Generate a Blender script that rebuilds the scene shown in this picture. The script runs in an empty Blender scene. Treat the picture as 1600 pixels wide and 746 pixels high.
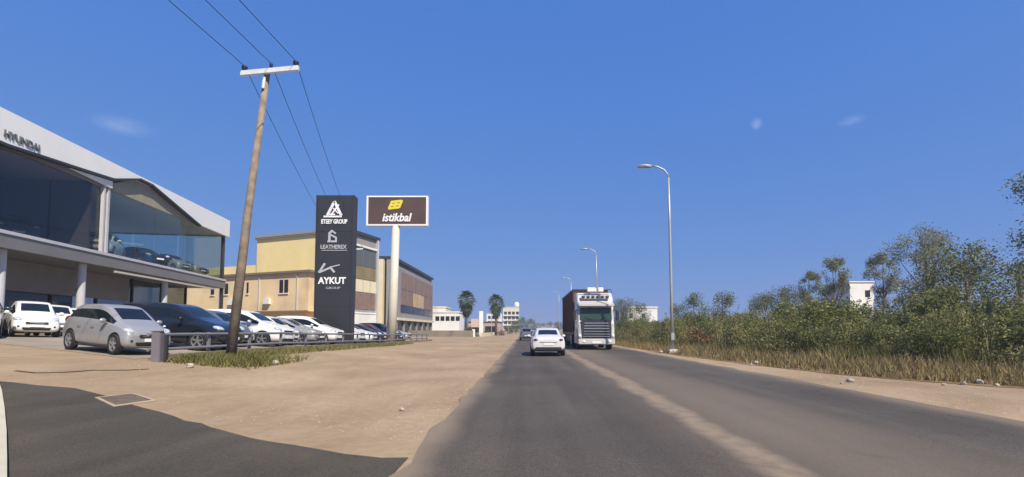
import bpy, bmesh, math, random
import numpy as np
from mathutils import Vector, Matrix
R = math.radians
random.seed(7); rng = np.random.default_rng(11)
sc = bpy.context.scene
col = sc.collection

# ------------------------------------------------------------------ camera
W0, H0 = 1600.0, 746.0
F = 750.0; HOR = 516.0; VPX = 821.0; CAMH = 1.33; PITCH = R(3.0)
cd = bpy.data.cameras.new('dash_camera'); cam = bpy.data.objects.new('dash_camera', cd); col.objects.link(cam)
cd.sensor_width = 36.0; cd.lens = 36.0 * F / W0
cam.location = (0, 0, CAMH); cam.rotation_euler = (math.pi / 2 + PITCH, 0, 0)
cd.shift_x = -(VPX - 800) / W0
cd.shift_y = ((HOR - 373) - F * math.tan(PITCH)) / W0
cd.clip_start = 0.1; cd.clip_end = 9000
sc.camera = cam
# ------------------------------------------------------------------ light
SUN_EL, SUN_AZ = 46.0, 144.0          # azimuth clockwise from +Y (north)
world = bpy.data.worlds.new('World'); sc.world = world; world.use_nodes = True
nt = world.node_tree; bg = nt.nodes['Background']; bg.inputs[1].default_value = 0.085
sky = nt.nodes.new('ShaderNodeTexSky'); sky.sky_type = 'NISHITA'; sky.sun_disc = False
sky.sun_elevation = R(SUN_EL); sky.sun_rotation = R(SUN_AZ)
sky.altitude = 0; sky.air_density = 1.8; sky.dust_density = 0.0; sky.ozone_density = 3.0
hs = nt.nodes.new('ShaderNodeHueSaturation'); hs.inputs['Saturation'].default_value = 1.0; hs.inputs['Hue'].default_value = 0.5
wb = nt.nodes.new('ShaderNodeMixRGB'); wb.blend_type = 'MULTIPLY'; wb.inputs[0].default_value = 1; wb.inputs[2].default_value = (.86, .92, 1.28, 1)   # the dash camera's cool white balance
nt.links.new(sky.outputs[0], wb.inputs[1]); 
# the camera's tone curve flattens the sky: each channel raised to a power (same in every direction)
se = nt.nodes.new('ShaderNodeSeparateColor'); cb_ = nt.nodes.new('ShaderNodeCombineColor'); nt.links.new(wb.outputs[0], se.inputs[0])
for i_, (p_, k_) in enumerate(((.56, .58), (.36, 1.34), (.10, 4.5))):
    pw = nt.nodes.new('ShaderNodeMath'); pw.operation = 'POWER'; pw.inputs[1].default_value = p_; nt.links.new(se.outputs[i_], pw.inputs[0])
    ml = nt.nodes.new('ShaderNodeMath'); ml.operation = 'MULTIPLY'; ml.inputs[1].default_value = k_; nt.links.new(pw.outputs[0], ml.inputs[0]); nt.links.new(ml.outputs[0], cb_.inputs[i_])
nt.links.new(cb_.outputs[0], hs.inputs['Color'])
# three faint wisps of cloud, fixed in the sky by direction
tc = nt.nodes.new('ShaderNodeTexCoord')
def wisp(prev, px, py, sx, sz, amount):
    d = Vector(((px - VPX) / F, 1.0, (HOR - py) / F)).normalized()
    sub = nt.nodes.new('ShaderNodeVectorMath'); sub.operation = 'SUBTRACT'; sub.inputs[1].default_value = d
    nt.links.new(tc.outputs['Generated'], sub.inputs[0])
    mul = nt.nodes.new('ShaderNodeVectorMath'); mul.operation = 'MULTIPLY'; mul.inputs[1].default_value = (1 / sx, 1 / sx, 1 / sz)
    nt.links.new(sub.outputs[0], mul.inputs[0])
    nz = nt.nodes.new('ShaderNodeTexNoise'); nz.inputs['Scale'].default_value = 1.3; nz.inputs['Detail'].default_value = 3
    nt.links.new(mul.outputs[0], nz.inputs['Vector'])
    ln = nt.nodes.new('ShaderNodeVectorMath'); ln.operation = 'LENGTH'; nt.links.new(mul.outputs[0], ln.inputs[0])
    mr = nt.nodes.new('ShaderNodeMapRange'); mr.interpolation_type = 'SMOOTHSTEP'
    mr.inputs[1].default_value = 1.0; mr.inputs[2].default_value = 0.0; mr.inputs[3].default_value = 0.0; mr.inputs[4].default_value = amount
    nt.links.new(ln.outputs['Value'], mr.inputs[0])
    m2 = nt.nodes.new('ShaderNodeMath'); m2.operation = 'MULTIPLY'
    nt.links.new(mr.outputs[0], m2.inputs[0]); nt.links.new(nz.outputs[0], m2.inputs[1])
    mx = nt.nodes.new('ShaderNodeMixRGB'); nt.links.new(m2.outputs[0], mx.inputs[0]); nt.links.new(prev, mx.inputs[1])
    mx.inputs[2].default_value = (8.5, 9.0, 10.0, 1)
    return mx.outputs[0]
c = hs.outputs[0]
c = wisp(c, 178, 190, 0.050, 0.018, 0.20)
c = wisp(c, 1190, 187, 0.012, 0.014, 0.3)
c = wisp(c, 1342, 182, 0.024, 0.010, 0.16)
nt.links.new(c, bg.inputs[0])
sd = bpy.data.lights.new('sun', 'SUN'); sun = bpy.data.objects.new('sun', sd); col.objects.link(sun)
sd.energy = 4.5; sd.angle = R(0.55); sd.color = (1.0, 0.91, 0.76)
sdir = Vector((math.sin(R(SUN_AZ)) * math.cos(R(SUN_EL)), math.cos(R(SUN_AZ)) * math.cos(R(SUN_EL)), math.sin(R(SUN_EL))))
sun.rotation_euler = sdir.to_track_quat('Z', 'Y').to_euler(); sun.location = sdir * 60
sc.view_settings.view_transform = 'Standard'; sc.view_settings.look = 'None'
sc.view_settings.exposure = 0.5; sc.view_settings.gamma = 1; sc.view_settings.use_curve_mapping = False
sc.cycles.max_bounces = 8; sc.cycles.transparent_max_bounces = 24; sc.cycles.use_denoising = True

# ------------------------------------------------------------------ materials
MATS = {}
def mat(name, colr, rough=0.7, metal=0.0, noise=0.0, nscale=3.0, bump=0.0, bscale=40.0, coat=0.0, spec=0.5, detail=6, dirt=None, dscale=0.6):
    if name in MATS: return MATS[name]
    m = bpy.data.materials.new(name); m.use_nodes = True; n = m.node_tree; b = n.nodes['Principled BSDF']
    b.inputs['Base Color'].default_value = (*colr, 1); b.inputs['Roughness'].default_value = rough
    b.inputs['Metallic'].default_value = metal; b.inputs['Coat Weight'].default_value = coat; b.inputs['Coat Roughness'].default_value = 0.05
    b.inputs['Specular IOR Level'].default_value = spec
    tcn = n.nodes.new('ShaderNodeTexCoord')
    if noise > 0:
        nz = n.nodes.new('ShaderNodeTexNoise'); nz.inputs['Scale'].default_value = nscale; nz.inputs['Detail'].default_value = detail
        n.links.new(tcn.outputs['Object'], nz.inputs['Vector'])
        mr = n.nodes.new('ShaderNodeMapRange'); mr.inputs[1].default_value = 0.3; mr.inputs[2].default_value = 0.7
        mr.inputs[3].default_value = 1 - noise; mr.inputs[4].default_value = 1 + noise
        n.links.new(nz.outputs[0], mr.inputs[0])
        vm = n.nodes.new('ShaderNodeVectorMath'); vm.operation = 'SCALE'; vm.inputs[0].default_value = colr
        n.links.new(mr.outputs[0], vm.inputs['Scale'])
        out = vm.outputs[0]
        if dirt:
            n2 = n.nodes.new('ShaderNodeTexNoise'); n2.inputs['Scale'].default_value = dscale; n2.inputs['Detail'].default_value = 5
            n.links.new(tcn.outputs['Object'], n2.inputs['Vector'])
            m3 = n.nodes.new('ShaderNodeMapRange'); m3.inputs[1].default_value = 0.48; m3.inputs[2].default_value = 0.68
            n.links.new(n2.outputs[0], m3.inputs[0])
            mx = n.nodes.new('ShaderNodeMixRGB'); n.links.new(m3.outputs[0], mx.inputs[0]); n.links.new(out, mx.inputs[1]); mx.inputs[2].default_value = (*dirt, 1)
            out = mx.outputs[0]
        n.links.new(out, b.inputs['Base Color'])
    if bump > 0:
        nb = n.nodes.new('ShaderNodeTexNoise'); nb.inputs['Scale'].default_value = bscale; nb.inputs['Detail'].default_value = 5
        n.links.new(tcn.outputs['Object'], nb.inputs['Vector'])
        bp = n.nodes.new('ShaderNodeBump'); bp.inputs['Strength'].default_value = bump; bp.inputs['Distance'].default_value = 0.02
        n.links.new(nb.outputs[0], bp.inputs['Height']); n.links.new(bp.outputs[0], b.inputs['Normal'])
    MATS[name] = m; return m
def glass(name, tint, refl=0.12, alpha=0.5, rough=0.02):
    """see-through pane: tinted transparency plus a fresnel mirror"""
    if name in MATS: return MATS[name]
    m = bpy.data.materials.new(name); m.use_nodes = True; n = m.node_tree
    for x in list(n.nodes): n.nodes.remove(x)
    o = n.nodes.new('ShaderNodeOutputMaterial'); t = n.nodes.new('ShaderNodeBsdfTransparent'); t.inputs[0].default_value = (*tint, 1)
    g = n.nodes.new('ShaderNodeBsdfGlossy'); g.inputs['Roughness'].default_value = rough; g.inputs[0].default_value = (.9, .95, 1, 1)
    fr = n.nodes.new('ShaderNodeLayerWeight'); fr.inputs[0].default_value = 0.25
    mr = n.nodes.new('ShaderNodeMapRange'); mr.inputs[3].default_value = refl; mr.inputs[4].default_value = min(1, refl + .09)
    n.links.new(fr.outputs['Fresnel'], mr.inputs[0])
    mx = n.nodes.new('ShaderNodeMixShader'); n.links.new(mr.outputs[0], mx.inputs[0]); n.links.new(t.outputs[0], mx.inputs[1]); n.links.new(g.outputs[0], mx.inputs[2])
    n.links.new(mx.outputs[0], o.inputs[0]); MATS[name] = m; return m
def leafmat(name, c1, c2, trans=0.3):
    if name in MATS: return MATS[name]
    m = bpy.data.materials.new(name); m.use_nodes = True; n = m.node_tree; b = n.nodes['Principled BSDF']
    b.inputs['Roughness'].default_value = 0.6; b.inputs['Specular IOR Level'].default_value = 0.25
    ge = n.nodes.new('ShaderNodeNewGeometry'); mx = n.nodes.new('ShaderNodeMixRGB')
    mx.inputs[1].default_value = (*c1, 1); mx.inputs[2].default_value = (*c2, 1)
    tcn = n.nodes.new('ShaderNodeTexCoord'); nz = n.nodes.new('ShaderNodeTexNoise'); nz.inputs['Scale'].default_value = 0.9; nz.inputs['Detail'].default_value = 3
    n.links.new(ge.outputs['Position'], nz.inputs['Vector'])
    ad = n.nodes.new('ShaderNodeMath'); ad.operation = 'ADD'; n.links.new(ge.outputs['Random Per Island'], ad.inputs[0]); n.links.new(nz.outputs[0], ad.inputs[1])
    m2 = n.nodes.new('ShaderNodeMapRange'); m2.inputs[1].default_value = 0.45; m2.inputs[2].default_value = 1.15; n.links.new(ad.outputs[0], m2.inputs[0])
    n.links.new(m2.outputs[0], mx.inputs[0]); n.links.new(mx.outputs[0], b.inputs['Base Color'])
    tr = n.nodes.new('ShaderNodeBsdfTranslucent'); n.links.new(mx.outputs[0], tr.inputs[0])
    ms = n.nodes.new('ShaderNodeMixShader'); ms.inputs[0].default_value = trans
    o = n.nodes['Material Output']; n.links.new(b.outputs[0], ms.inputs[1]); n.links.new(tr.outputs[0], ms.inputs[2]); n.links.new(ms.outputs[0], o.inputs[0])
    MATS[name] = m; return m

M_black = mat('black_rubber', (.012, .012, .013), .75)
M_trim = mat('dark_plastic', (.02, .02, .022), .5)
M_rim = mat('alloy', (.42, .43, .45), .35, .7)
M_chrome = mat('chrome', (.7, .7, .72), .15, 1)
M_cglass = mat('car_glass', (.010, .013, .014), .08, 0, spec=.45)
M_lamp = mat('headlamp', (.55, .58, .62), .08, .2, coat=1)
M_red = mat('tail_lamp', (.16, .012, .01), .2, coat=1)
M_plate = mat('plate', (.75, .75, .72), .5)
P_white = mat('white_paint', (.74, .74, .73), .32, 0, .02, 2, coat=.6)
P_pale = mat('pale_paint', (.62, .61, .59), .32, 0, .05, 2, coat=.6)
P_silver = mat('silver_paint', (.37, .365, .36), .34, .35, .02, 2, coat=.6)
P_grey = mat('grey_paint', (.16, .17, .19), .3, .4, coat=.6)
P_black = mat('black_paint', (.012, .014, .02), .25, .1, coat=.8)
P_navy = mat('navy_paint', (.015, .022, .05), .25, .2, coat=.8)
P_red = mat('maroon_paint', (.10, .015, .015), .3, .1, coat=.7)
P_green = mat('dark_green_paint', (.03, .05, .05), .3, .3, coat=.7)

# ------------------------------------------------------------------ helpers
def link(o, parent=None):
    col.objects.link(o)
    if parent is not None: o.parent = parent
    return o
def tag(o, label=None, cat=None, group=None, kind=None):
    if label: o['label'] = label
    if cat: o['category'] = cat
    if group: o['group'] = group
    if kind: o['kind'] = kind
    return o
def empty(name, loc, rz=0, label=None, cat=None, group=None):
    o = bpy.data.objects.new(name, None); o.empty_display_size = .3; col.objects.link(o)
    o.location = loc; o.rotation_euler = (0, 0, rz); tag(o, label, cat, group); return o
def copy_tree(o, parent=None):
    c = o.copy(); col.objects.link(c)
    if parent is not None: c.parent = parent
    for ch in o.children: copy_tree(ch, c)
    return c
class MB:
    def __init__(s): s.v = []; s.f = []; s.m = []; s.cur = 0
    def add(s, vs, fs):
        o = len(s.v); s.v += [tuple(v) for v in vs]
        for f in fs: s.f.append(tuple(i + o for i in f)); s.m.append(s.cur)
        return s
    def box(s, x0, x1, y0, y1, z0, z1, M=None):
        vs = [Vector(p) for p in ((x0, y0, z0), (x1, y0, z0), (x1, y1, z0), (x0, y1, z0), (x0, y0, z1), (x1, y0, z1), (x1, y1, z1), (x0, y1, z1))]
        if M: vs = [M @ v for v in vs]
        return s.add(vs, [(0, 3, 2, 1), (4, 5, 6, 7), (0, 1, 5, 4), (1, 2, 6, 5), (2, 3, 7, 6), (3, 0, 4, 7)])
    def cb(s, c, d, M=None):
        return s.box(c[0] - d[0] / 2, c[0] + d[0] / 2, c[1] - d[1] / 2, c[1] + d[1] / 2, c[2] - d[2] / 2, c[2] + d[2] / 2, M)
    def tube(s, pts, rad, n=10, cap=True):
        pts = [Vector(p) for p in pts]
        if not hasattr(rad, '__len__'): rad = [rad] * len(pts)
        vs = []; fs = []
        for i, p in enumerate(pts):
            d = (pts[min(i + 1, len(pts) - 1)] - pts[max(i - 1, 0)]).normalized()
            a = d.cross(Vector((0, 0, 1)))
            if a.length < 1e-3: a = Vector((1, 0, 0))
            a.normalize(); b = d.cross(a)
            for k in range(n):
                t = 2 * math.pi * k / n; vs.append(p + (a * math.cos(t) + b * math.sin(t)) * rad[i])
        for i in range(len(pts) - 1):
            for k in range(n):
                fs.append((i * n + k, i * n + (k + 1) % n, (i + 1) * n + (k + 1) % n, (i + 1) * n + k))
        if cap: fs.append(tuple(range(n))[::-1]); fs.append(tuple((len(pts) - 1) * n + k for k in range(n)))
        return s.add(vs, fs)
    def lathe(s, prof, M, n=24):
        """prof = [(r, h)], revolved about local Z of M"""
        vs = []; fs = []
        for r, h in prof:
            for k in range(n):
                t = 2 * math.pi * k / n; vs.append(M @ Vector((r * math.cos(t), r * math.sin(t), h)))
        for i in range(len(prof) - 1):
            for k in range(n): fs.append((i * n + k, i * n + (k + 1) % n, (i + 1) * n + (k + 1) % n, (i + 1) * n + k))
        fs.append(tuple(range(n))[::-1]); fs.append(tuple((len(prof) - 1) * n + k for k in range(n)))
        return s.add(vs, fs)
    def prism(s, pts, off):
        """pts = planar ring of 3D points, swept by the vector off"""
        n = len(pts); pts = [Vector(p) for p in pts]; off = Vector(off)
        return s.add(pts + [p + off for p in pts], [tuple(range(n))[::-1], tuple(range(n, 2 * n))] + [(i, (i + 1) % n, n + (i + 1) % n, n + i) for i in range(n)])
    def ball(s, c, r, M=None, seg=12, rings=8):
        c = Vector(c); vs = []; fs = []
        for i in range(rings + 1):
            ph = math.pi * i / rings
            for k in range(seg):
                t = 2 * math.pi * k / seg
                v = Vector((r[0] * math.sin(ph) * math.cos(t), r[1] * math.sin(ph) * math.sin(t), r[2] * math.cos(ph)))
                if M: v = M @ v
                vs.append(c + v)
        for i in range(rings):
            for k in range(seg): fs.append((i * seg + k, (i + 1) * seg + k, (i + 1) * seg + (k + 1) % seg, i * seg + (k + 1) % seg))
        return s.add(vs, fs)
    def build(s, name, mats, parent=None, smooth=False, bevel=0):
        me = bpy.data.meshes.new(name); me.from_pydata(s.v, [], s.f)
        if not isinstance(mats, (list, tuple)): mats = [mats]
        for m in mats: me.materials.append(m)
        if len(mats) > 1: me.polygons.foreach_set('material_index', s.m)
        bm = bmesh.new(); bm.from_mesh(me)
        bmesh.ops.remove_doubles(bm, verts=bm.verts, dist=1e-5)
        bmesh.ops.recalc_face_normals(bm, faces=bm.faces)
        if bevel: bmesh.ops.bevel(bm, geom=[e for e in bm.edges], offset=bevel, segments=2, affect='EDGES', clamp_overlap=True)
        bm.to_mesh(me); bm.free()
        if smooth: me.shade_smooth()
        o = bpy.data.objects.new(name, me); return link(o, parent)
def text(body, size, m, parent=None, name='lettering', depth=.02, bold=.0, shear=0.0, loc=(0, 0, 0), rot=(math.pi / 2, 0, 0), sx=1.0, align='CENTER', sp=1.0):
    cu = bpy.data.curves.new(name, 'FONT'); cu.body = body; cu.size = size; cu.extrude = depth; cu.offset = bold; cu.shear = shear
    cu.align_x = align; cu.align_y = 'BOTTOM_BASELINE'; cu.space_character = sp; cu.resolution_u = 3
    tmp = bpy.data.objects.new('tmp', cu); col.objects.link(tmp)
    me = bpy.data.meshes.new_from_object(tmp.evaluated_get(bpy.context.evaluated_depsgraph_get()))
    bpy.data.objects.remove(tmp); bpy.data.curves.remove(cu)
    me.materials.clear(); me.materials.append(m); me.name = name
    o = bpy.data.objects.new(name, me); link(o, parent); o.location = loc; o.rotation_euler = rot; o.scale = (sx, 1, 1); return o

# ------------------------------------------------------------------ terrain
def lerp_tab(x, tab):
    if x <= tab[0][0]: return tab[0][1]
    for (a, va), (b, vb) in zip(tab, tab[1:]):
        if x <= b: t = (x - a) / (b - a); t = t * t * (3 - 2 * t); return va + (vb - va) * t
    return tab[-1][1]
def zt(x, y):
    """height of the land: level with the road, rising towards the car lots on the left"""
    t = -x - 5.2
    if t <= -1: base = 0.0
    elif t < 1: base = (t + 1) ** 2 / 4
    else: base = t
    base = 16.5 * (1 - math.exp(-base / 16.5)) * 0.106
    g = lerp_tab(y, [(-30, .6), (0, .8), (10, 1.0), (20, 1.0), (25, .84), (37, .52), (60, .25), (130, .04), (250, 0)])
    return base * g
def zn(x, y): return zt(x, y)
def at(px, py, d):
    """photo pixel at depth d (metres straight ahead) -> world point"""
    return Vector(((px - VPX) / F * d, d, CAMH + (HOR - py) / F * d))
def on(px, py, lift=0.0):
    """photo pixel -> where it meets the land"""
    d = 3.0
    for _ in range(4000):
        p = at(px, py, d)
        if p.z <= zt(p.x, p.y) + lift: return Vector((p.x, p.y, zt(p.x, p.y) + lift))
        d *= 1.003
    return p

def sheet(name, poly, m, lift, step=1.0, label=None, kind='structure', thick=0.0):
    """a flat outline cut to a grid and laid over the land"""
    bm = bmesh.new(); f = bm.faces.new([bm.verts.new((x, y, 0)) for x, y in poly])
    bmesh.ops.triangulate(bm, faces=[f])
    for ax, co in ((0, Vector((1, 0, 0))), (1, Vector((0, 1, 0)))):
        lo = min(p[ax] for p in poly); hi = max(p[ax] for p in poly); k = math.ceil(lo / step) * step
        while k < hi:
            bmesh.ops.bisect_plane(bm, geom=bm.verts[:] + bm.edges[:] + bm.faces[:], plane_co=co * k, plane_no=co, dist=1e-5); k += step
    for v in bm.verts: v.co.z = zt(v.co.x, v.co.y) + lift
    bmesh.ops.recalc_face_normals(bm, faces=bm.faces)
    if bm.faces and sum(ff.normal.z for ff in bm.faces) < 0: bmesh.ops.reverse_faces(bm, faces=bm.faces)
    if thick:
        be = [e for e in bm.edges if e.is_boundary]; r = bmesh.ops.extrude_edge_only(bm, edges=be)
        for v in [g for g in r['geom'] if isinstance(g, bmesh.types.BMVert)]: v.co.z -= thick
    me = bpy.data.meshes.new(name); bm.to_mesh(me); bm.free(); me.materials.append(m)
    o = bpy.data.objects.new(name, me); link(o)
    if kind: o['kind'] = kind
    return o

def ground_material():
    m = bpy.data.materials.new('sandy_ground'); m.use_nodes = True; n = m.node_tree; b = n.nodes['Principled BSDF']; L = n.links
    b.inputs['Roughness'].default_value = .95; b.inputs['Specular IOR Level'].default_value = .15
    tcn = n.nodes.new('ShaderNodeTexCoord')
    def noise(s, d, dist=0, vec=None):
        q = n.nodes.new('ShaderNodeTexNoise'); q.inputs['Scale'].default_value = s; q.inputs['Detail'].default_value = d; q.inputs['Distortion'].default_value = dist
        L.new(vec or tcn.outputs['Object'], q.inputs['Vector']); return q.outputs[0]
    def ramp(fac, stops):
        q = n.nodes.new('ShaderNodeValToRGB'); e = q.color_ramp.elements
        while len(e) < len(stops): e.new(.5)
        for el, (p, c) in zip(e, stops): el.position = p; el.color = (*c, 1)
        L.new(fac, q.inputs[0]); return q.outputs[0]
    mp = n.nodes.new('ShaderNodeMapping'); mp.inputs['Scale'].default_value = (1.0, .22, 1); L.new(tcn.outputs['Object'], mp.inputs[0])
    c1 = ramp(noise(.28, 8, .6), [(.30, (.285, .205, .125)), (.5, (.345, .252, .158)), (.70, (.41, .31, .20))])
    c2 = ramp(noise(6, 8), [(.30, (.75, .74, .72)), (.62, (1.05, 1.05, 1.06))])
    mu = n.nodes.new('ShaderNodeMixRGB'); mu.blend_type = 'MULTIPLY'; mu.inputs[0].default_value = .4; L.new(c1, mu.inputs[1]); L.new(c2, mu.inputs[2])
    c3 = ramp(noise(1.1, 5, .8, mp.outputs[0]), [(.36, (.80, .78, .77)), (.56, (1.04, 1.03, 1.02))])     # wheel tracks along the verge
    mu2 = n.nodes.new('ShaderNodeMixRGB'); mu2.blend_type = 'MULTIPLY'; mu2.inputs[0].default_value = .45; L.new(mu.outputs[0], mu2.inputs[1]); L.new(c3, mu2.inputs[2])
    vo = n.nodes.new('ShaderNodeTexVoronoi'); vo.inputs['Scale'].default_value = 9; L.new(tcn.outputs['Object'], vo.inputs['Vector'])
    pb = ramp(vo.outputs['Distance'], [(.0, (1.25, 1.22, 1.18)), (.13, (1, 1, 1))])
    mu3 = n.nodes.new('ShaderNodeMixRGB'); mu3.blend_type = 'MULTIPLY'; mu3.inputs[0].default_value = .8; L.new(mu2.outputs[0], mu3.inputs[1]); L.new(pb, mu3.inputs[2])
    L.new(mu3.outputs[0], b.inputs['Base Color'])
    bp = n.nodes.new('ShaderNodeBump'); bp.inputs['Strength'].default_value = .5; bp.inputs['Distance'].default_value = .03
    L.new(noise(9, 8), bp.inputs['Height']); L.new(bp.outputs[0], b.inputs['Normal'])
    return m
M_sand = ground_material()

def asphalt_material(name, base, dust, line_x=None):
    m = bpy.data.materials.new(name); m.use_nodes = True; n = m.node_tree; b = n.nodes['Principled BSDF']; L = n.links
    b.inputs['Roughness'].default_value = .82; b.inputs['Specular IOR Level'].default_value = .3
    tcn = n.nodes.new('ShaderNodeTexCoord'); sp = n.nodes.new('ShaderNodeSeparateXYZ'); L.new(tcn.outputs['Object'], sp.inputs[0])
    def noise(s, d, vec=None, dist=0):
        q = n.nodes.new('ShaderNodeTexNoise'); q.inputs['Scale'].default_value = s; q.inputs['Detail'].default_value = d; q.inputs['Distortion'].default_value = dist
        L.new(vec or tcn.outputs['Object'], q.inputs['Vector']); return q.outputs[0]
    def mrange(v, a, b_, c_, d_, smooth=True):
        q = n.nodes.new('ShaderNodeMapRange'); q.interpolation_type = 'SMOOTHSTEP' if smooth else 'LINEAR'
        for i, k in zip((1, 2, 3, 4), (a, b_, c_, d_)): q.inputs[i].default_value = k
        L.new(v, q.inputs[0]); return q.outputs[0]
    def math_(op, a, b_=None, v=None):
        q = n.nodes.new('ShaderNodeMath'); q.operation = op; L.new(a, q.inputs[0])
        if b_ is not None: L.new(b_, q.inputs[1])
        if v is not None: q.inputs[1].default_value = v
        return q.outputs[0]
    mp = n.nodes.new('ShaderNodeMapping'); mp.inputs['Scale'].default_value = (1, .05, 1); L.new(tcn.outputs['Object'], mp.inputs[0])
    streak = noise(1.6, 4, mp.outputs[0]); grain = noise(55, 3); patch = noise(.35, 5)
    bright = math_('MULTIPLY', mrange(streak, .3, .7, .86, 1.14), mrange(grain, .3, .7, .72, 1.28))
    bright = math_('MULTIPLY', bright, mrange(patch, .35, .65, .9, 1.1))
    sc_ = n.nodes.new('ShaderNodeVectorMath'); sc_.operation = 'SCALE'; sc_.inputs[0].default_value = base; L.new(bright, sc_.inputs['Scale'])
    out = sc_.outputs[0]
    if line_x is not None:
        wob = mrange(noise(.5, 3), .3, .7, -.10, .10)
        d = math_('ABSOLUTE', math_('ADD', math_('SUBTRACT', sp.outputs[0], v=line_x), wob))
        fac = math_('MULTIPLY', mrange(d, .04, .42, 1.0, 0.0), mrange(noise(3.5, 6), .3, .62, .62, .95))
        # dust blown to the right-hand lane and against the two edges
        wide = mrange(math_('ABSOLUTE', math_('SUBTRACT', sp.outputs[0], v=line_x + .9)), .2, 2.0, .34, 0.0)
        e1 = mrange(math_('ADD', sp.outputs[0], wob), -1.24, -.75, .75, 0.0)
        e2 = mrange(math_('ADD', sp.outputs[0], wob), 6.5, 7.2, 0.0, .55)
        fac = math_('MAXIMUM', math_('MAXIMUM', fac, wide), math_('MAXIMUM', e1, e2))
        mx = n.nodes.new('ShaderNodeMixRGB'); L.new(fac, mx.inputs[0]); L.new(out, mx.inputs[1]); mx.inputs[2].default_value = (*dust, 1); out = mx.outputs[0]
    else:
        fac = mrange(noise(.5, 5, None, .5), .45, .75, 0, .35)
        mx = n.nodes.new('ShaderNodeMixRGB'); L.new(fac, mx.inputs[0]); L.new(out, mx.inputs[1]); mx.inputs[2].default_value = (*dust, 1); out = mx.outputs[0]
    vo = n.nodes.new('ShaderNodeTexVoronoi'); vo.feature = 'DISTANCE_TO_EDGE'; vo.inputs['Scale'].default_value = .33
    wv = n.nodes.new('ShaderNodeVectorMath'); wv.operation = 'MULTIPLY_ADD'; nzc = n.nodes.new('ShaderNodeTexNoise'); nzc.inputs['Scale'].default_value = 2.2; nzc.inputs['Detail'].default_value = 5
    L.new(tcn.outputs['Object'], nzc.inputs['Vector']); L.new(nzc.outputs['Color'], wv.inputs[0]); wv.inputs[1].default_value = (.5, .5, .5); L.new(tcn.outputs['Object'], wv.inputs[2]); L.new(wv.outputs[0], vo.inputs['Vector'])
    ck = math_('MULTIPLY', mrange(vo.outputs['Distance'], 0.0, .010, .45, 0.0), mrange(noise(.22, 3), .5, .62, 0, 1))
    oil = mrange(noise(.9, 4, None, .4), .62, .74, 0, .22)
    dk = n.nodes.new('ShaderNodeMixRGB'); L.new(math_('MAXIMUM', ck, oil), dk.inputs[0]); L.new(out, dk.inputs[1]); dk.inputs[2].default_value = (.028, .026, .024, 1); out = dk.outputs[0]
    L.new(out, b.inputs['Base Color'])
    bp = n.nodes.new('ShaderNodeBump'); bp.inputs['Strength'].default_value = .35; bp.inputs['Distance'].default_value = .01
    L.new(grain, bp.inputs['Height']); L.new(bp.outputs[0], b.inputs['Normal'])
    return m
M_road = asphalt_material('asphalt', (.082, .069, .054), (.27, .205, .14), line_x=2.5)
M_side = asphalt_material('old_asphalt', (.068, .058, .042), (.15, .115, .075))
M_soil = mat('dry_soil', (.19, .125, .06), .95, 0, .35, .5, .5, 6, spec=.1)
M_lot = mat('lot_paving', (.30, .25, .19), .9, 0, .15, .8, .2, 20, spec=.2)
M_conc = mat('pale_concrete', (.52, .47, .36), .9, 0, .12, 2, .2, 20, spec=.2)
M_joint = mat('joint_grime', (.10, .07, .04), .95)

# ground: one sheet, fine near the camera, reaching the horizon
def axis(a, b, far):
    xs = list(np.arange(a, b + .01, .5)); k = .8
    lo = a; hi = b
    left = []; right = []
    while lo > -far: lo -= k; left.append(lo); hi += k; right.append(hi); k *= 1.22
    return left[::-1] + xs + right
gx = axis(-34, 14, 5200); gy = axis(-4, 56, 7000)
gv = [(x, y, zt(x, y)) for y in gy for x in gx]
nx = len(gx)
gf = [(j * nx + i, j * nx + i + 1, (j + 1) * nx + i + 1, (j + 1) * nx + i) for j in range(len(gy) - 1) for i in range(nx - 1)]
g = MB(); g.v = gv; g.f = gf; g.m = [0] * len(gf)
go = g.build('ground', M_sand); tag(go, kind='structure')

# main road: straight, then easing to the right far ahead
def road_x(y): return 0 if y < 150 else (y - 150) ** 2 * .0009
ys = list(range(-30, 150, 10)) + list(range(150, 420, 12))
random.seed(3)
left = []
y = -30.0
while y < 150: left.append((-1.2 + random.uniform(-.09, .07), y)); y += random.uniform(.35, .9)
left += [(road_x(y) - 1.2, y) for y in range(150, 420, 12)]
right = []
y = -30.0
while y < 150: right.append((7.15 + random.uniform(-.07, .10), y)); y += random.uniform(.5, 1.2)
right += [(road_x(y) + 7.15, y) for y in range(150, 420, 12)]
sheet('road', left + right[::-1], M_road, .012, 8)
def jag(pts, amp, step=.35):
    out = []
    for (a, b) in zip(pts, pts[1:]):
        a = Vector(a); b = Vector(b); n = max(1, int((b - a).length / step)); pr = Vector((-(b - a).y, (b - a).x)).normalized()
        for k in range(n): q = a.lerp(b, k / n) + pr * random.uniform(-amp, amp); out.append((q.x, q.y))
    out.append(tuple(pts[-1])); return out
sr = [(-1.215, 5.05)] + [tuple(on(px, py).to_2d()) for px, py in ((600, 714), (540, 708), (430, 689), (360, 671), (300, 656), (230, 637), (185, 623), (155, 614), (120, 607), (70, 602), (25, 598), (-30, 594))]
sr = jag(sr, .05)
sheet('side_road', [(-1.215, -12.0)] + sr + [(sr[-1][0] - 4, sr[-1][1] + .6), (-24, 8), (-20, -12)], M_side, .008, .5)
# pale kerbed island at the far left
isl = [tuple(on(px, py, .11).to_2d()) for px, py in ((28, 790), (25, 745), (23, 710), (20, 670), (15, 635), (9, 608), (2, 592))] + [(-24, 14), (-24, 4), (-14, -6), (-4.3, -6)]
sheet('pavement', isl, M_conc, .11, .5, thick=.13)
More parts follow.
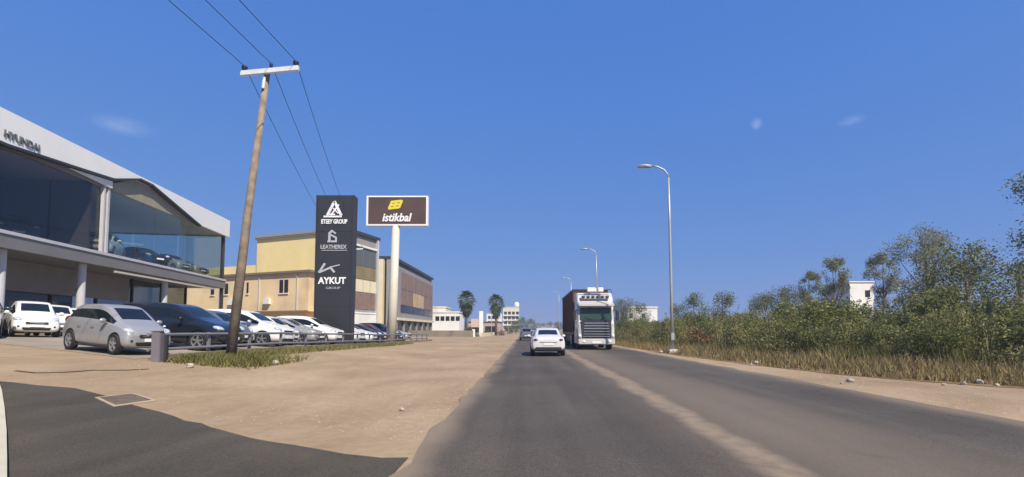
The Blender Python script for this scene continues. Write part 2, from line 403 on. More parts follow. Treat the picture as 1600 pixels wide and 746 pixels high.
# driveway joint and paved forecourt
def strip(name, pts, w, m, lift):
    l = []; r = []
    for i, p in enumerate(pts):
        a = Vector(pts[max(0, i - 1)]).to_2d(); b = Vector(pts[min(len(pts) - 1, i + 1)]).to_2d(); t = (b - a).normalized(); q = Vector(p).to_2d(); nn = Vector((-t.y, t.x)) * w / 2
        l.append(tuple(q + nn)); r.append(tuple(q - nn))
    return sheet(name, l + r[::-1], m, lift, .5)
jp = [on(px, py) for px, py in ((28, 580), (60, 583), (105, 582), (150, 579), (200, 579), (236, 577))]
strip('driveway_joint', jp, .09, M_joint, .012)
sheet('car_lot', [(-10.9, 13.4), (-11.05, 60), (-60, 60), (-60, 30), (-34, 20), (-22, 17.2)], M_lot, .008, .5)
# dry ground under the scrub to the right of the shoulder
vb = jag([(16, 6), (11.6, 10.6), (10.3, 12.2), (9.2, 14.7), (8.5, 19), (7.95, 25), (7.75, 40), (7.7, 150)], .08, .5)
sheet('scrub_ground', vb + [(60, 400), (400, 400), (400, 6)], M_soil, .010, 25)

# ------------------------------------------------------------------ cars (nose along local +X, wheels on local z=0)
def bool_cut(me, cyls):
    o = bpy.data.objects.new('tmp_body', me); col.objects.link(o)
    cm = MB()
    for c, r, w in cyls: cm.lathe([(r, -w / 2), (r, w / 2)], Matrix.Translation(c) @ Matrix.Rotation(math.pi / 2, 4, 'X'), 28)
    co = cm.build('tmp_cut', [M_black]); md = o.modifiers.new('b', 'BOOLEAN'); md.object = co; md.operation = 'DIFFERENCE'; md.solver = 'EXACT'
    me2 = bpy.data.meshes.new_from_object(o.evaluated_get(bpy.context.evaluated_depsgraph_get()))
    bpy.data.objects.remove(o); cme = co.data; bpy.data.objects.remove(co); bpy.data.meshes.remove(cme); return me2
def smooth_mesh(me, lv=2):
    o = bpy.data.objects.new('tmp_s', me); col.objects.link(o)
    md = o.modifiers.new('s', 'SUBSURF'); md.levels = lv; md.render_levels = lv
    me2 = bpy.data.meshes.new_from_object(o.evaluated_get(bpy.context.evaluated_depsgraph_get())); bpy.data.objects.remove(o); return me2

def split_faces(me, idx):
    """faces with one of the tags idx -> a mesh of their own"""
    bm = bmesh.new(); bm.from_mesh(me)
    bmesh.ops.delete(bm, geom=[f for f in bm.faces if f.material_index not in idx], context='FACES')
    for f in bm.faces: f.material_index = 0
    m2 = bpy.data.meshes.new('part'); bm.to_mesh(m2); bm.free(); return m2

def make_car(name, S, wheels, wr, glassx, wind, rear, paint, opts):
    """S: stations (x, z_bottom, z_belt, half_belt, z_top, half_top, half_mid); glassx: station index range with side glass"""
    root = empty(name, (0, 0, 0))
    ring = []
    for (x, zb, zs, ws, ztop, wt, wm) in S:
        p4 = Vector((ws, zs)); p7 = Vector((wt, ztop - .035))
        pts = [(0, zb), (wm * .86, zb), (wm * .985, zb + .10), (wm, zb + (zs - zb) * .55), (ws, zs - .03), tuple(p4.lerp(p7, .07)), tuple(p4.lerp(p7, .86)), tuple(p7), (wt * .95, ztop), (0, ztop + .015)]
        full = [(x, y, z) for y, z in pts] + [(x, -y, z) for y, z in pts[-2:0:-1]]
        ring.append(full)
    N = len(ring[0]); vs = [v for r_ in ring for v in r_]; fs = []; mi = []
    for i in range(len(S) - 1):
        for k in range(N):
            fs.append((i * N + k, i * N + (k + 1) % N, (i + 1) * N + (k + 1) % N, (i + 1) * N + k)); t = 0
            if k == 5 and glassx[0] <= i < glassx[1]: t = 3
            if k == N - 6 and glassx[0] <= i < glassx[1]: t = 4
            if k in (8, 9) and i == wind: t = 1
            if k in (8, 9) and i == rear: t = 2
            mi.append(t)
    fs.append(tuple(range(N))); mi.append(0); fs.append(tuple((len(S) - 1) * N + k for k in range(N))[::-1]); mi.append(0)
    me = bpy.data.meshes.new('b'); me.from_pydata(vs, [], fs)
    for k in range(6): me.materials.append(M_black)
    me.polygons.foreach_set('material_index', mi)
    bm = bmesh.new(); bm.from_mesh(me); bmesh.ops.recalc_face_normals(bm, faces=bm.faces); bm.to_mesh(me); bm.free()
    me = smooth_mesh(me, 2)
    hw = max(s[6] for s in S)
    cuts = [(Vector((wx, sgn * hw, wr)), wr + .055, .5) for wx in wheels for sgn in (1, -1)]
    n0 = len(me.materials)
    me = bool_cut(me, cuts)
    body = split_faces(me, {0, 5}); body.materials.clear(); body.materials.append(paint)
    body.name = 'body'; body.shade_smooth(); body.set_sharp_from_angle(angle=R(35))
    bo = bpy.data.objects.new('body', body); link(bo, root); bo.material_slots[0].link = 'OBJECT'; bo.material_slots[0].material = paint
    for t, nm in ((1, 'windscreen'), (2, 'rear_window'), (3, 'side_window'), (4, 'side_window')):
        gm = split_faces(me, {t})
        if not len(gm.polygons): continue
        gm.materials.clear(); gm.materials.append(M_cglass); gm.shade_smooth(); gm.name = nm
        link(bpy.data.objects.new(nm, gm), root)
    # wheels
    tm = None
    for wx in wheels:
        for sgn in (1, -1):
            Mx = Matrix.Translation((0, 0, 0)) @ Matrix.Rotation(-math.pi / 2 * sgn, 4, 'X')
            if tm is None or tm[0] != sgn:
                b = MB(); w = .10
                b.lathe([(wr * .64, -w), (wr * .93, -w), (wr, -w * .7), (wr, w * .7), (wr * .93, w), (wr * .66, w), (wr * .64, w * .55)], Mx, 28)
                to = b.build('wheel', M_black, root, smooth=True); to.data.set_sharp_from_angle(angle=R(40))
                r = MB(); r.lathe([(wr * .66, w * .30), (wr * .66, w * .98), (wr * .60, w * .95), (wr * .57, w * .4), (.01, w * .45)], Mx, 28)
                for s_ in range(5):
                    a = 2 * math.pi * s_ / 5 + .3
                    r.box(.02, wr * .61, -.030, .030, w * .45, w * .92, Mx @ Matrix.Rotation(a, 4, 'Z'))
                r.lathe([(.055, w * .4), (.05, w * 1.0), (.01, w * 1.02)], Mx, 12)
                ro = r.build('rim', M_rim, to)
            else:
                to = tm[1].copy(); col.objects.link(to); ro = tm[1].children[0].copy(); col.objects.link(ro); ro.parent = to
            tm = (sgn, to)
            to.location = (wx, sgn * (hw - .105), wr)
        tm = None
    xf = S[-1][0]; xr = S[0][0]
    zh = opts.get('lamp_z', .70); yl = opts.get('lamp_y', .60); xl = opts.get('lamp_x', xf - .13)
    m = MB(); m.box(xr - .012, xr + .3, -hw + .22, hw - .22, .30, .50); m.build('rear_bumper_insert', M_trim, root, bevel=.03)
    m = MB(); m.box(xr - .016, xr + .1, -.42, .42, opts.get('plate_z', .62) + .085, opts.get('plate_z', .62) + .115); m.build('boot_strip', M_chrome, root)
    for sgn in (1, -1):
        m = MB(); m.ball((xl, sgn * yl, zh), (.20, .15, .085), Matrix.Rotation(-sgn * R(34), 3, 'Z') @ Matrix.Rotation(R(14), 3, 'Y'))
        m.build('headlight', M_lamp, root, smooth=True)
        m = MB(); m.ball((xr + .09, sgn * opts.get('tail_y', .62), opts.get('tail_z', .85)), (.12, .13, opts.get('tail_h', .11)), Matrix.Rotation(sgn * R(25), 3, 'Z'))
        m.build('tail_light', M_red, root, smooth=True)
        m = MB(); xm = opts.get('mirror_x', .72); m.ball((xm, sgn * (hw + .09), opts.get('mirror_z', 1.0)), (.075, .115, .075)); m.tube([(xm + .03, sgn * (hw - .08), .93), (xm, sgn * (hw + .05), opts.get('mirror_z', 1.0) - .03)], .022, 6)
        mo = m.build('wing_mirror', paint, root, smooth=True); mo.material_slots[0].link = 'OBJECT'; mo.material_slots[0].material = paint
        m = MB(); m.cb((xf - .13, sgn * opts.get('fog_y', .60), .44), (.20, .17, .13), None); m.build('fog_lamp_recess', M_trim, root, bevel=.03)
        # door shut lines and sill
        d = MB(); d.box(wheels[1] + wr + .06, wheels[0] - wr - .06, sgn * (hw - .07), sgn * (hw - .012), .19, .235); 
        d.build('sill', M_trim, root)
        for hx in opts.get('handles', (.05, -.75)):
            h = MB(); h.tube([(hx - .09, sgn * (hw - .01), .80), (hx - .05, sgn * (hw + .018), .80), (hx + .05, sgn * (hw + .018), .80), (hx + .09, sgn * (hw - .01), .80)], .014, 6)
            h.build('door_handle', M_chrome, root)
    m = MB(); m.cb((xf - .065, 0, opts.get('grille_z', .57)), (.17, .84, opts.get('grille_h', .13))); m.build('grille', M_trim, root, bevel=.04)
    m = MB(); m.cb((xf - .07, 0, .37), (.18, .98, .15)); m.build('air_intake', M_trim, root, bevel=.04)
    m = MB(); m.cb((xf + .034, 0, .475), (.02, .48, .10)); m.build('number_plate', M_plate, root)
    m = MB(); m.cb((xr - opts.get('plate_out', .006), 0, opts.get('plate_z', .62)), (.02, .50, .11)); m.build('number_plate', M_plate, root)
    return root

HATCH = [(-1.95, .34, .66, .68, .74, .58, .71), (-1.90, .27, .88, .76, .98, .62, .82), (-1.62, .22, .97, .80, 1.38, .56, .85), (-1.2, .20, .96, .815, 1.47, .58, .86),
         (-.1, .19, .93, .83, 1.51, .60, .87), (.42, .19, .92, .83, 1.46, .58, .87), (1.16, .19, .90, .82, 1.01, .66, .86), (1.60, .20, .84, .79, .91, .60, .85), (1.88, .23, .71, .74, .77, .55, .81), (2.0, .30, .58, .64, .62, .48, .70)]
hatch = make_car('parked_car', HATCH, (1.33, -1.30), .315, (2, 6), 5, 1, P_silver, dict(lamp_x=1.76, lamp_y=.63, lamp_z=.735, mirror_x=.80, tail_z=.93, tail_h=.13))
SUV = [(-2.10, .36, .72, .72, .80, .62, .76), (-2.06, .30, .96, .80, 1.08, .66, .85), (-1.82, .26, 1.06, .83, 1.52, .60, .88), (-1.3, .24, 1.05, .845, 1.62, .62, .89),
       (-.1, .23, 1.02, .86, 1.66, .64, .90), (.38, .23, 1.01, .86, 1.61, .62, .90), (1.06, .23, .99, .85, 1.13, .70, .89), (1.66, .24, .94, .82, 1.03, .66, .88), (2.0, .27, .84, .78, .90, .62, .84), (2.12, .34, .66, .70, .72, .54, .75)]
suv = make_car('parked_car', SUV, (1.32, -1.30), .345, (2, 6), 5, 1, P_white, dict(lamp_x=1.90, lamp_y=.66, lamp_z=.84, grille_z=.70, grille_h=.2, mirror_x=.74, mirror_z=1.12, tail_z=1.02, tail_h=.16))
SED = [(-2.22, .36, .70, .70, .78, .60, .74), (-2.18, .30, .90, .78, .98, .64, .84), (-1.70, .24, .95, .82, 1.04, .66, .87), (-1.02, .21, .94, .83, 1.36, .56, .88), (-.6, .20, .93, .835, 1.43, .57, .88),
       (-.1, .20, .92, .84, 1.45, .58, .88), (.30, .20, .91, .84, 1.41, .57, .88), (1.02, .20, .89, .83, .99, .66, .87), (1.66, .21, .83, .80, .90, .60, .86), (2.06, .24, .71, .75, .77, .56, .82), (2.20, .30, .58, .66, .62, .50, .72)]
sed = make_car('parked_car', SED, (1.36, -1.34), .32, (2, 7), 6, 2, P_white, dict(lamp_x=1.96, lamp_y=.64, lamp_z=.74, mirror_x=.66, tail_z=.83, tail_h=.07))
used = set()
def put_car(proto, x, y, hdg, paint, label, group=None, z=None, name='parked_car', cat='car', sc_=None):
    if proto.name not in used: used.add(proto.name); c = proto
    else: c = copy_tree(proto)
    c.name = name
    z0 = zt(x, y) if z is None else z
    ca, sa = math.cos(R(hdg)), math.sin(R(hdg))
    if z is None:   # sit on the slope
        zf = zt(x + ca * 1.3, y + sa * 1.3); zr = zt(x - ca * 1.3, y - sa * 1.3); zl = zt(x - sa * .8, y + ca * .8); zr2 = zt(x + sa * .8, y - ca * .8)
        pitch = math.atan2(zf - zr, 2.6); roll = math.atan2(zl - zr2, 1.6); z0 = (zf + zr) / 2 + .01
    else: pitch = roll = 0
    Mx = Matrix.Rotation(R(hdg), 4, 'Z') @ Matrix.Rotation(-pitch, 4, 'Y') @ Matrix.Rotation(roll, 4, 'X')
    c.location = (x, y, z0); c.rotation_euler = Mx.to_euler()
    for ch in c.children:
        if ch.name.startswith(('body', 'wing_mirror')): ch.material_slots[0].material = paint
    if sc_: c.scale = sc_
    tag(c, label, cat, group); return c
G1 = 'cars parked nose to the road at the showroom railing'
silver = put_car(hatch, -12.8, 15.05, -18, P_silver, 'silver hatchback parked in front of the showroom, left of the railing post', G1, sc_=(.75, .84, .98))
def row(proto, nose, d, L, paint, label, g=G1, hdg=0): return put_car(proto, -nose - L, d, hdg, paint, label, g)
row(suv, 11.0, 18.15, 2.12, P_black, 'black crossover parked right beside the silver hatchback, behind the railing')
row(hatch, 11.4, 20.5, 2.0, P_grey, 'grey hatchback parked behind the utility pole', hdg=-4)
row(suv, 11.3, 22.9, 2.12, P_white, 'white crossover parked just right of the utility pole, nose at the railing')
row(hatch, 11.6, 25.2, 2.0, P_white, 'white hatchback parked second right of the utility pole')
row(sed, 11.6, 27.3, 2.2, P_silver, 'silver saloon parked between two white cars left of the tall dark sign')
row(suv, 11.4, 29.6, 2.12, P_white, 'white crossover parked directly in front of the tall dark totem sign')
G2 = 'cars parked nose to the road beyond the totem sign'
row(suv, 11.6, 34.2, 2.12, P_white, 'white crossover parked first beyond the tall dark totem sign', G2)
row(sed, 11.5, 36.8, 2.2, P_white, 'white saloon parked second beyond the tall dark totem sign', G2)
row(sed, 11.5, 39.3, 2.2, P_black, 'black saloon parked between a white saloon and a maroon hatchback', G2)
row(hatch, 11.6, 41.8, 2.0, P_red, 'maroon hatchback parked below the brown billboard', G2)
row(suv, 11.5, 44.3, 2.12, P_black, 'black crossover parked beyond the maroon hatchback', G2)
row(sed, 11.3, 47.0, 2.2, P_silver, 'silver saloon parked last in the row beyond the totem sign', G2)
G3 = 'cars parked under the left end of the showroom'
put_car(hatch, -20.8, 20.2, -38, P_white, 'white hatchback under the showroom, beside the dark green car at the left edge', G3)
put_car(hatch, -22.1, 22.4, -36, P_white, 'white hatchback in the middle of the three under the showroom', G3)
put_car(hatch, -23.2, 24.8, -34, P_white, 'white hatchback mostly hidden behind the silver one', G3)
put_car(suv, -20.9, 18.0, -44, P_green, 'dark green car cut off by the left edge of the photo', G3)
put_car(suv, -18.2, 27.6, -10, P_grey, 'grey crossover in the back row below the showroom glass', G3)
put_car(hatch, -17.8, 30.4, -8, P_white, 'white hatchback in the back row, behind the dark ones', G3)
put_car(suv, -17.6, 33.4, -4, P_silver, 'silver crossover in the back row, behind the utility pole', G3)
# traffic
put_car(sed, 1.15, 26.2, 90, P_pale, 'white saloon driving ahead in our lane, seen from behind', 'cars driving away ahead', name='moving_car')
put_car(suv, .15, 62, 90, P_grey, 'grey crossover further ahead, half hidden by the white saloon', 'cars driving away ahead', name='moving_car')
put_car(hatch, -.1, 92, 90, P_black, 'small dark hatchback farthest ahead on the road', 'cars driving away ahead', name='moving_car')

# ------------------------------------------------------------------ truck (front towards -Y)
M_tw = mat('truck_white', (.52, .50, .48), .35, 0, .03, 3, coat=.5)
M_tglass = mat('truck_glass', (.032, .060, .036), .08, spec=.7)
M_tarp = mat('tarpaulin', (.12, .048, .032), .75, 0, .25, 1.2)
M_dark = mat('dark_metal', (.03, .03, .035), .5)
M_lit = mat('roof_lamp', (.8, .8, .82), .15, coat=1)
tk = empty('truck', (4.72, 32.2, .02), 0, 'white lorry coming the other way with dark grille, green windscreen and a tall brown load', 'truck')
b = MB(); prof = [(-.10, .62), (-.16, 1.0), (-.16, 1.75), (-.05, 1.95), (.10, 2.80), (.42, 3.55), (.75, 3.85), (2.2, 3.95), (2.2, .62)]
b.prism([(-1.20, y, z) for y, z in prof], (2.40, 0, 0)); b.build('cab', M_tw, tk, bevel=.05)
b = MB(); b.prism([(-1.06, -.075, 1.98), (1.06, -.075, 1.98), (1.06, .07, 2.78), (-1.06, .07, 2.78)], (0, -.03, 0)); b.build('windscreen', M_tglass, tk, bevel=.02)
b = MB(); b.prism([(-1.18, -.42, 2.86), (1.18, -.42, 2.86), (1.20, .25, 3.10), (-1.20, .25, 3.10)], (0, -.02, .13)); b.build('sun_visor', M_tw, tk, bevel=.04)
b = MB(); b.box(-1.0, 1.0, -.24, -.17, .78, 1.90); gr = b.build('grille', M_dark, tk, bevel=.02)
b = MB()
for k, z in enumerate((.86, 1.02, 1.20, 1.38, 1.56, 1.74)): b.box(-.9 + .02 * k, .9 - .02 * k, -.285, -.243, z, z + (.035 if k < 3 else .055))
b.build('grille_bar', M_chrome, gr)
b = MB(); b.box(-1.22, 1.22, -.34, -.10, .34, .74); bp = b.build('bumper', M_tw, tk, bevel=.06)
b = MB(); b.box(-.30, .30, -.365, -.342, .42, .56); b.build('number_plate', M_plate, bp)
for s in (-1, 1):
    b = MB(); b.prism([(s * .98, -.27, .76), (s * 1.21, -.20, .80), (s * 1.21, -.12, 1.55), (s * 1.02, -.20, 1.55)], (0, .06, 0)); b.build('headlight', M_tw, tk, bevel=.02)
    b = MB(); b.ball((s * 1.10, -.26, .92), (.10, .06, .10)); b.build('headlamp_lens', M_lit, tk, smooth=True)
    b = MB(); b.ball((s * .85, -.34, .55), (.12, .04, .06)); b.build('fog_lamp', M_lit, tk, smooth=True)
    b = MB(); b.box(s * 1.43 - .11, s * 1.43 + .11, -.12, .02, 1.95, 2.60); mo = b.build('wing_mirror', M_dark, tk, bevel=.04)
    b = MB(); b.tube([(s * 1.18, .05, 2.66), (s * 1.43, -.03, 2.62)], .025, 6); b.build('mirror_arm', M_dark, mo)
    b = MB(); b.box(s * 1.205 - .01, s * 1.205 + .01, .35, 1.25, 1.95, 2.75); b.build('side_window', M_cglass, tk)
    b = MB(); b.box(s * 1.17 - .09, s * 1.17 + .09, .12, 1.9, .40, 1.30); b.build('step_panel', M_tw, tk, bevel=.03)
for s in (-1, 1):
    b = MB(); b.tube([(s * .12, -.14, 1.97), (s * .75, -.10, 2.16)], .014, 5); b.build('wiper', M_dark, tk)
b = MB(); b.box(-1.02, 1.02, -.245, -.16, 1.88, 1.95); b.build('bonnet_strip', M_dark, tk)
b = MB(); b.box(-.95, .95, .16, .30, 3.42, 3.66); lb = b.build('lamp_housing', M_tw, tk, bevel=.02)
for k in range(6):
    x = -.80 + .32 * k; b = MB(); b.ball((x, .14, 3.55), (.115, .05, .085)); b.build('spot_lamp', M_dark, lb, smooth=True)
b = MB(); b.box(-.52, .58, .30, .50, 3.90, 4.20); b.build('light_box', M_lit, tk, bevel=.03)
b = MB(); b.tube([(-1.12, .38, 3.86), (-1.12, .38, 4.06), (1.12, .38, 4.06), (1.12, .38, 3.86)], .03, 8); b.build('roof_rail', M_dark, tk)
for (yy, s) in [(1.05, -1), (1.05, 1), (4.4, -1), (4.4, 1), (9.2, 1), (9.2, -1), (10.5, 1), (10.5, -1), (11.8, 1), (11.8, -1)]:
    b = MB(); b.lathe([(.28, -.16), (.50, -.16), (.52, -.1), (.52, .1), (.50, .16), (.28, .16), (.26, .05)], Matrix.Translation((s * 1.03, yy, .50)) @ Matrix.Rotation(s * math.pi / 2, 4, 'Y'), 20)
    wo = b.build('wheel', M_black, tk, smooth=True); wo.data.set_sharp_from_angle(angle=R(40))
    b = MB(); b.lathe([(.27, .02), (.25, .09), (.10, .12), (.01, .12)], Matrix.Translation((s * 1.03, yy, .50)) @ Matrix.Rotation(s * math.pi / 2, 4, 'Y'), 16); b.build('rim', M_rim, wo)
b = MB(); b.box(-.5, .5, .3, 12.3, .62, .95); b.build('chassis', M_dark, tk)
b = MB(); b.box(-1.26, 1.26, 2.65, 12.6, 1.15, 4.12)
for k in range(12): b.box(-1.295, -1.262, 2.9 + k * .82, 2.98 + k * .82, 1.15, 4.1); b.box(1.262, 1.295, 2.9 + k * .82, 2.98 + k * .82, 1.15, 4.1)
tr = b.build('trailer', M_tarp, tk)
b = MB(); b.box(-1.30, 1.30, 2.62, 12.63, 4.125, 4.27); b.build('top_rail', M_dark, tr)
b = MB(); b.box(-1.24, 1.24, 2.7, 12.6, .96, 1.147); b.build('trailer_bed', M_dark, tr)
b = MB(); b.box(-1.25, -1.22, 5.2, 8.4, .45, .93); b.box(1.22, 1.25, 5.2, 8.4, .45, .93); b.build('side_guard', M_dark, tr)

# ------------------------------------------------------------------ showroom building
CX, CY = -27.8, 44.0
th = math.atan2(.155, .988)
M_fascia = mat('white_cladding', (.80, .80, .76), .5, 0, .03, .8)
M_grey = mat('grey_cladding', (.17, .165, .165), .5, 0, .06, .6)
M_greyl = mat('light_grey_column', (.48, .48, .50), .5, 0, .05, 2)
M_ceil = mat('ceiling', (.75, .73, .70), .8, 0, .04, 1)
M_tile = mat('showroom_floor', (.36, .35, .34), .35)
M_olive = mat('olive_soffit', (.30, .28, .20), .7, 0, .1, 2)
M_gclear = glass('clear_glass', (.80, .85, .84), .04)
M_gdark = glass('tinted_glass', (.66, .65, .64), .025)
M_gdark2 = glass('shopfront_glass', (.42, .45, .45), .03)
sh = empty('showroom_building', (CX, CY, 0), 0, 'large two-storey car showroom with glass fronts and a slanting white roof band', 'building')
# local axes: +A runs towards the camera along the front, +B goes into the building
UA = Vector((.1553, -.9879, 0)); UB = Vector((-.9879, -.1553, 0))
SM = Matrix(((UA.x, UB.x, 0, 0), (UA.y, UB.y, 0, 0), (0, 0, 1, 0), (0, 0, 0, 1)))
ZG, ZS0, ZS1, ZR0, ZR1 = .9, 5.15, 5.95, 9.95, 11.5
LEN, DEP = 34.0, 15.0
def sbox(b, a0, a1, b0, b1, z0, z1): return b.box(a0, a1, b0, b1, z0, z1, SM)
b = MB(); sbox(b, -.1, LEN, -.15, DEP, ZS0, ZS1 - .02); b.build('first_floor_slab', M_grey, sh)
b = MB(); sbox(b, .0, LEN, .0, DEP - .1, ZS1 - .017, ZS1); b.build('showroom_floor', M_tile, sh)
b = MB(); sbox(b, -.1, LEN, -.21, -.155, ZS1 - .14, ZS1 + .02); b.build('slab_edge', M_greyl, sh)
b = MB(); sbox(b, 0, LEN, .05, DEP, ZR0 + .12, ZR0 + .4); b.build('ceiling', M_ceil, sh)
# fascia: white band with a wedge-shaped notch cut from below
def fz(a): return None
prof = [(-.25, ZR0), (5.0, ZR0), (11.6, ZR1 - .14), (12.9, ZR1 - .14), (15.4, ZR0 + .62), (18.0, ZR0 + .38), (22.5, ZR0), (LEN, ZR0), (LEN, ZR1), (-.25, ZR1)]
b = MB(); b.prism([SM @ Vector((a, -.30, z)) for a, z in prof], SM.to_3x3() @ Vector((0, .25, 0))); b.build('roof_band', M_fascia, sh)
b = MB(); b.prism([SM @ Vector((-.25, q, z)) for q, z in ((-.04, ZR0), (DEP, ZR0), (DEP, ZR1), (-.04, ZR1))], SM.to_3x3() @ Vector((.25, 0, 0))); b.build('roof_band', M_fascia, sh)
b = MB(); b.prism([SM @ Vector((a, -.02, z)) for a, z in ((4.6, ZR0 - .02), (11.5, ZR1 - .3), (13.0, ZR1 - .3), (16.0, ZR0 - .02))], SM.to_3x3() @ Vector((0, .10, 0))); b.build('notch_soffit', M_olive, sh)
b = MB()
for (a0, z0), (a1, z1) in zip([(5.0, ZR0 - .03), (11.6, ZR1 - .17), (12.9, ZR1 - .17), (15.4, ZR0 + .59), (18.0, ZR0 + .35), (22.5, ZR0 - .03)], [(11.6, ZR1 - .17), (12.9, ZR1 - .17), (15.4, ZR0 + .59), (18.0, ZR0 + .35), (22.5, ZR0 - .03), (LEN, ZR0 - .03)]):
    b.prism([SM @ Vector(p) for p in ((a0, -.36, z0 - .10), (a1, -.36, z1 - .10), (a1, -.36, z1 + .03), (a0, -.36, z0 + .03))], SM.to_3x3() @ Vector((0, .30, 0)))
b.build('band_trim', M_dark, sh)
b = MB(); b.prism([SM @ Vector((a, -.20, z)) for a, z in ((18.6, ZR0 + .16), (15.3, ZR0 + .46), (15.3, ZR0 + .02))], SM.to_3x3() @ Vector((0, .12, 0))); b.build('lower_band', M_fascia, sh)
b = MB(); b.prism([SM @ Vector((a, -.03, z)) for a, z in ((15.9, ZR0 - .1), (LEN, ZR0 - .1), (LEN, ZR0 + .3), (18, ZR0 + .5), (15.9, ZR0 + .6))], SM.to_3x3() @ Vector((0, .06, 0))); b.build('upper_panel', M_grey, sh)
b = MB(); sbox(b, -.2, LEN, .4, DEP, ZR1 - .1, ZR1 + .02); b.build('roof', M_grey, sh)
b = MB(); sbox(b, .2, 8.5, 3.0, 3.3, ZR1 + .02, ZR1 + .95); sbox(b, .2, .5, 3.3, 12, ZR1 + .02, ZR1 + .95); b.build('roof_parapet', M_dark, sh)
# upper glazing
for k, (a0, a1) in enumerate(((.1, 5.2), (5.3, 10.4), (10.5, 15.3))):
    b = MB(); sbox(b, a0, a1, 0.05, .08, ZS1 + .02, ZR0 + .1); b.build('glass_pane', M_gclear, sh)
for k in range(5):
    a0 = 15.9 + k * 3.6; b = MB(); sbox(b, a0, a0 + 3.55, 0.05, .08, ZS1 + .02, ZR0 - .02); b.build('glass_pane', M_gdark, sh, )
for k in range(4):
    b = MB(); sbox(b, .0, .03, .25 + 3.7 * k, 3.85 + 3.7 * k, ZS1 + .02, ZR0 + .1); b.build('glass_pane', M_gclear, sh)
for a in (15.35,):
    b = MB(); sbox(b, a, a + .16, -.12, .06, ZS1, ZR0 + .1); sbox(b, a + .36, a + .50, -.12, .06, ZS1, ZR0 + .1); b.build('front_column', M_greyl, sh)
b = MB(); sbox(b, .02, .24, -.05, .2, ZG, ZR0); b.build('corner_column', M_dark, sh)
b = MB(); sbox(b, 6.0, 6.5, 7.6, 8.1, ZS1, ZR0 + .12); b.build('interior_column', M_dark, sh)
b = MB(); sbox(b, 16.2, 16.35, .3, DEP, ZS1, ZR0 + .1); b.build('partition_wall', M_grey, sh)
b = MB(); sbox(b, 6.5, LEN, DEP - .25, DEP, ZG, ZR0 + .12); b.build('back_wall', M_grey, sh)
b = MB(); sbox(b, LEN - .2, LEN, .2, DEP, ZG, ZR0); b.build('side_wall', M_grey, sh)
b = MB(); sbox(b, 8.0, 11.5, 9.0, 9.2, ZR0 - 1.2, ZR0 - 1.0); b.build('ceiling_beam', M_greyl, sh)
# ground floor: recessed shopfront, columns in front
for k in range(9):
    a0 = .3 + k * 3.7; b = MB(); sbox(b, a0, a0 + 3.6, 3.0, 3.03, ZG, ZS0 - .02); b.build('shop_window', M_gdark2 if k < 3 else M_gdark, sh)
b = MB()
for k in range(10): sbox(b, .22 + k * 3.7, .30 + k * 3.7, 2.9, 3.1, ZG, ZS0)
b.build('window_frame', M_dark, sh)
for a in (8.2, 16.4, 21.5, 26.5):
    b = MB(); b.tube([SM @ Vector((a, .5, ZG)), SM @ Vector((a, .5, ZS0))], .20, 16); b.build('column', M_greyl, sh)
b = MB(); sbox(b, 8.5, LEN, 2.70, 2.85, 3.45, ZS0 - .02); b.build('lit_underside_panel', mat('lit_underside_grey', (.20, .185, .17), .7, 0, .1, 1), sh)  # added panel, its grey-brown colour stands in for the lit slab underside
b = MB(); sbox(b, 9, LEN, 6.0, 6.2, ZG, ZS0); b.build('inner_wall', M_grey, sh)
b = MB(); sbox(b, 2, 14.6, -.12, .02, ZS0 - .26, ZS0 - .14); b.build('canopy_edge', mat('pale_strip', (.5, .46, .4), .6), sh)
b = MB(); sbox(b, .0, LEN, .0, DEP, ZG - .6, ZG + .25); b.build('plinth', M_lot, sh)
b = MB(); sbox(b, 5.0, 6.6, 2.6, 2.66, ZG + .6, ZG + 2.4); b.build('notice_board', mat('white_board', (.7, .7, .68), .6), sh)
# lettering on the roof band
Mtxt = mat('grey_lettering', (.16, .17, .17), .4, .3)
rz = math.atan2(UA.y, UA.x) + math.pi
def sign_on(body, a, z, size, sx, shear=0, bold=.02):
    p = SM @ Vector((a, -.33, z)); t = text(body, size, Mtxt, sh, 'lettering', .03, bold, shear, p, (math.pi / 2, 0, rz), sx); return t
sign_on('HYUNDAI', 21.75, ZR0 + .28, .46, .95, 0, .006)
sign_on('H', 23.55, ZR0 + .30, .85, 1.1, .3, .04)

# cars on the upper floor
def upc(proto, a, bb, h, paint, label):
    p = SM @ Vector((a, bb, 0)); put_car(proto, CX + p.x, CY + p.y, h, paint, label, 'cars displayed on the upper floor of the showroom', z=ZS1 + .002, name='display_car')
upc(suv, 13.0, 1.7, -60, P_white, 'white crossover displayed upstairs beside the white column of the showroom')
upc(sed, 8.8, 1.9, -20, P_navy, 'dark blue saloon displayed upstairs in the middle of the clear glass')
upc(hatch, 5.2, 1.8, -8, P_silver, 'silver hatchback displayed upstairs, nearer the far corner')
upc(sed, 2.2, 2.5, -8, P_grey, 'grey saloon displayed upstairs at the far corner of the showroom')
upc(suv, 17.9, 3.0, -35, P_black, 'black crossover just left of the white column behind the tinted glass upstairs')
upc(suv, 21.2, 3.0, -35, P_navy, 'navy crossover behind the tinted glass upstairs at the left edge')

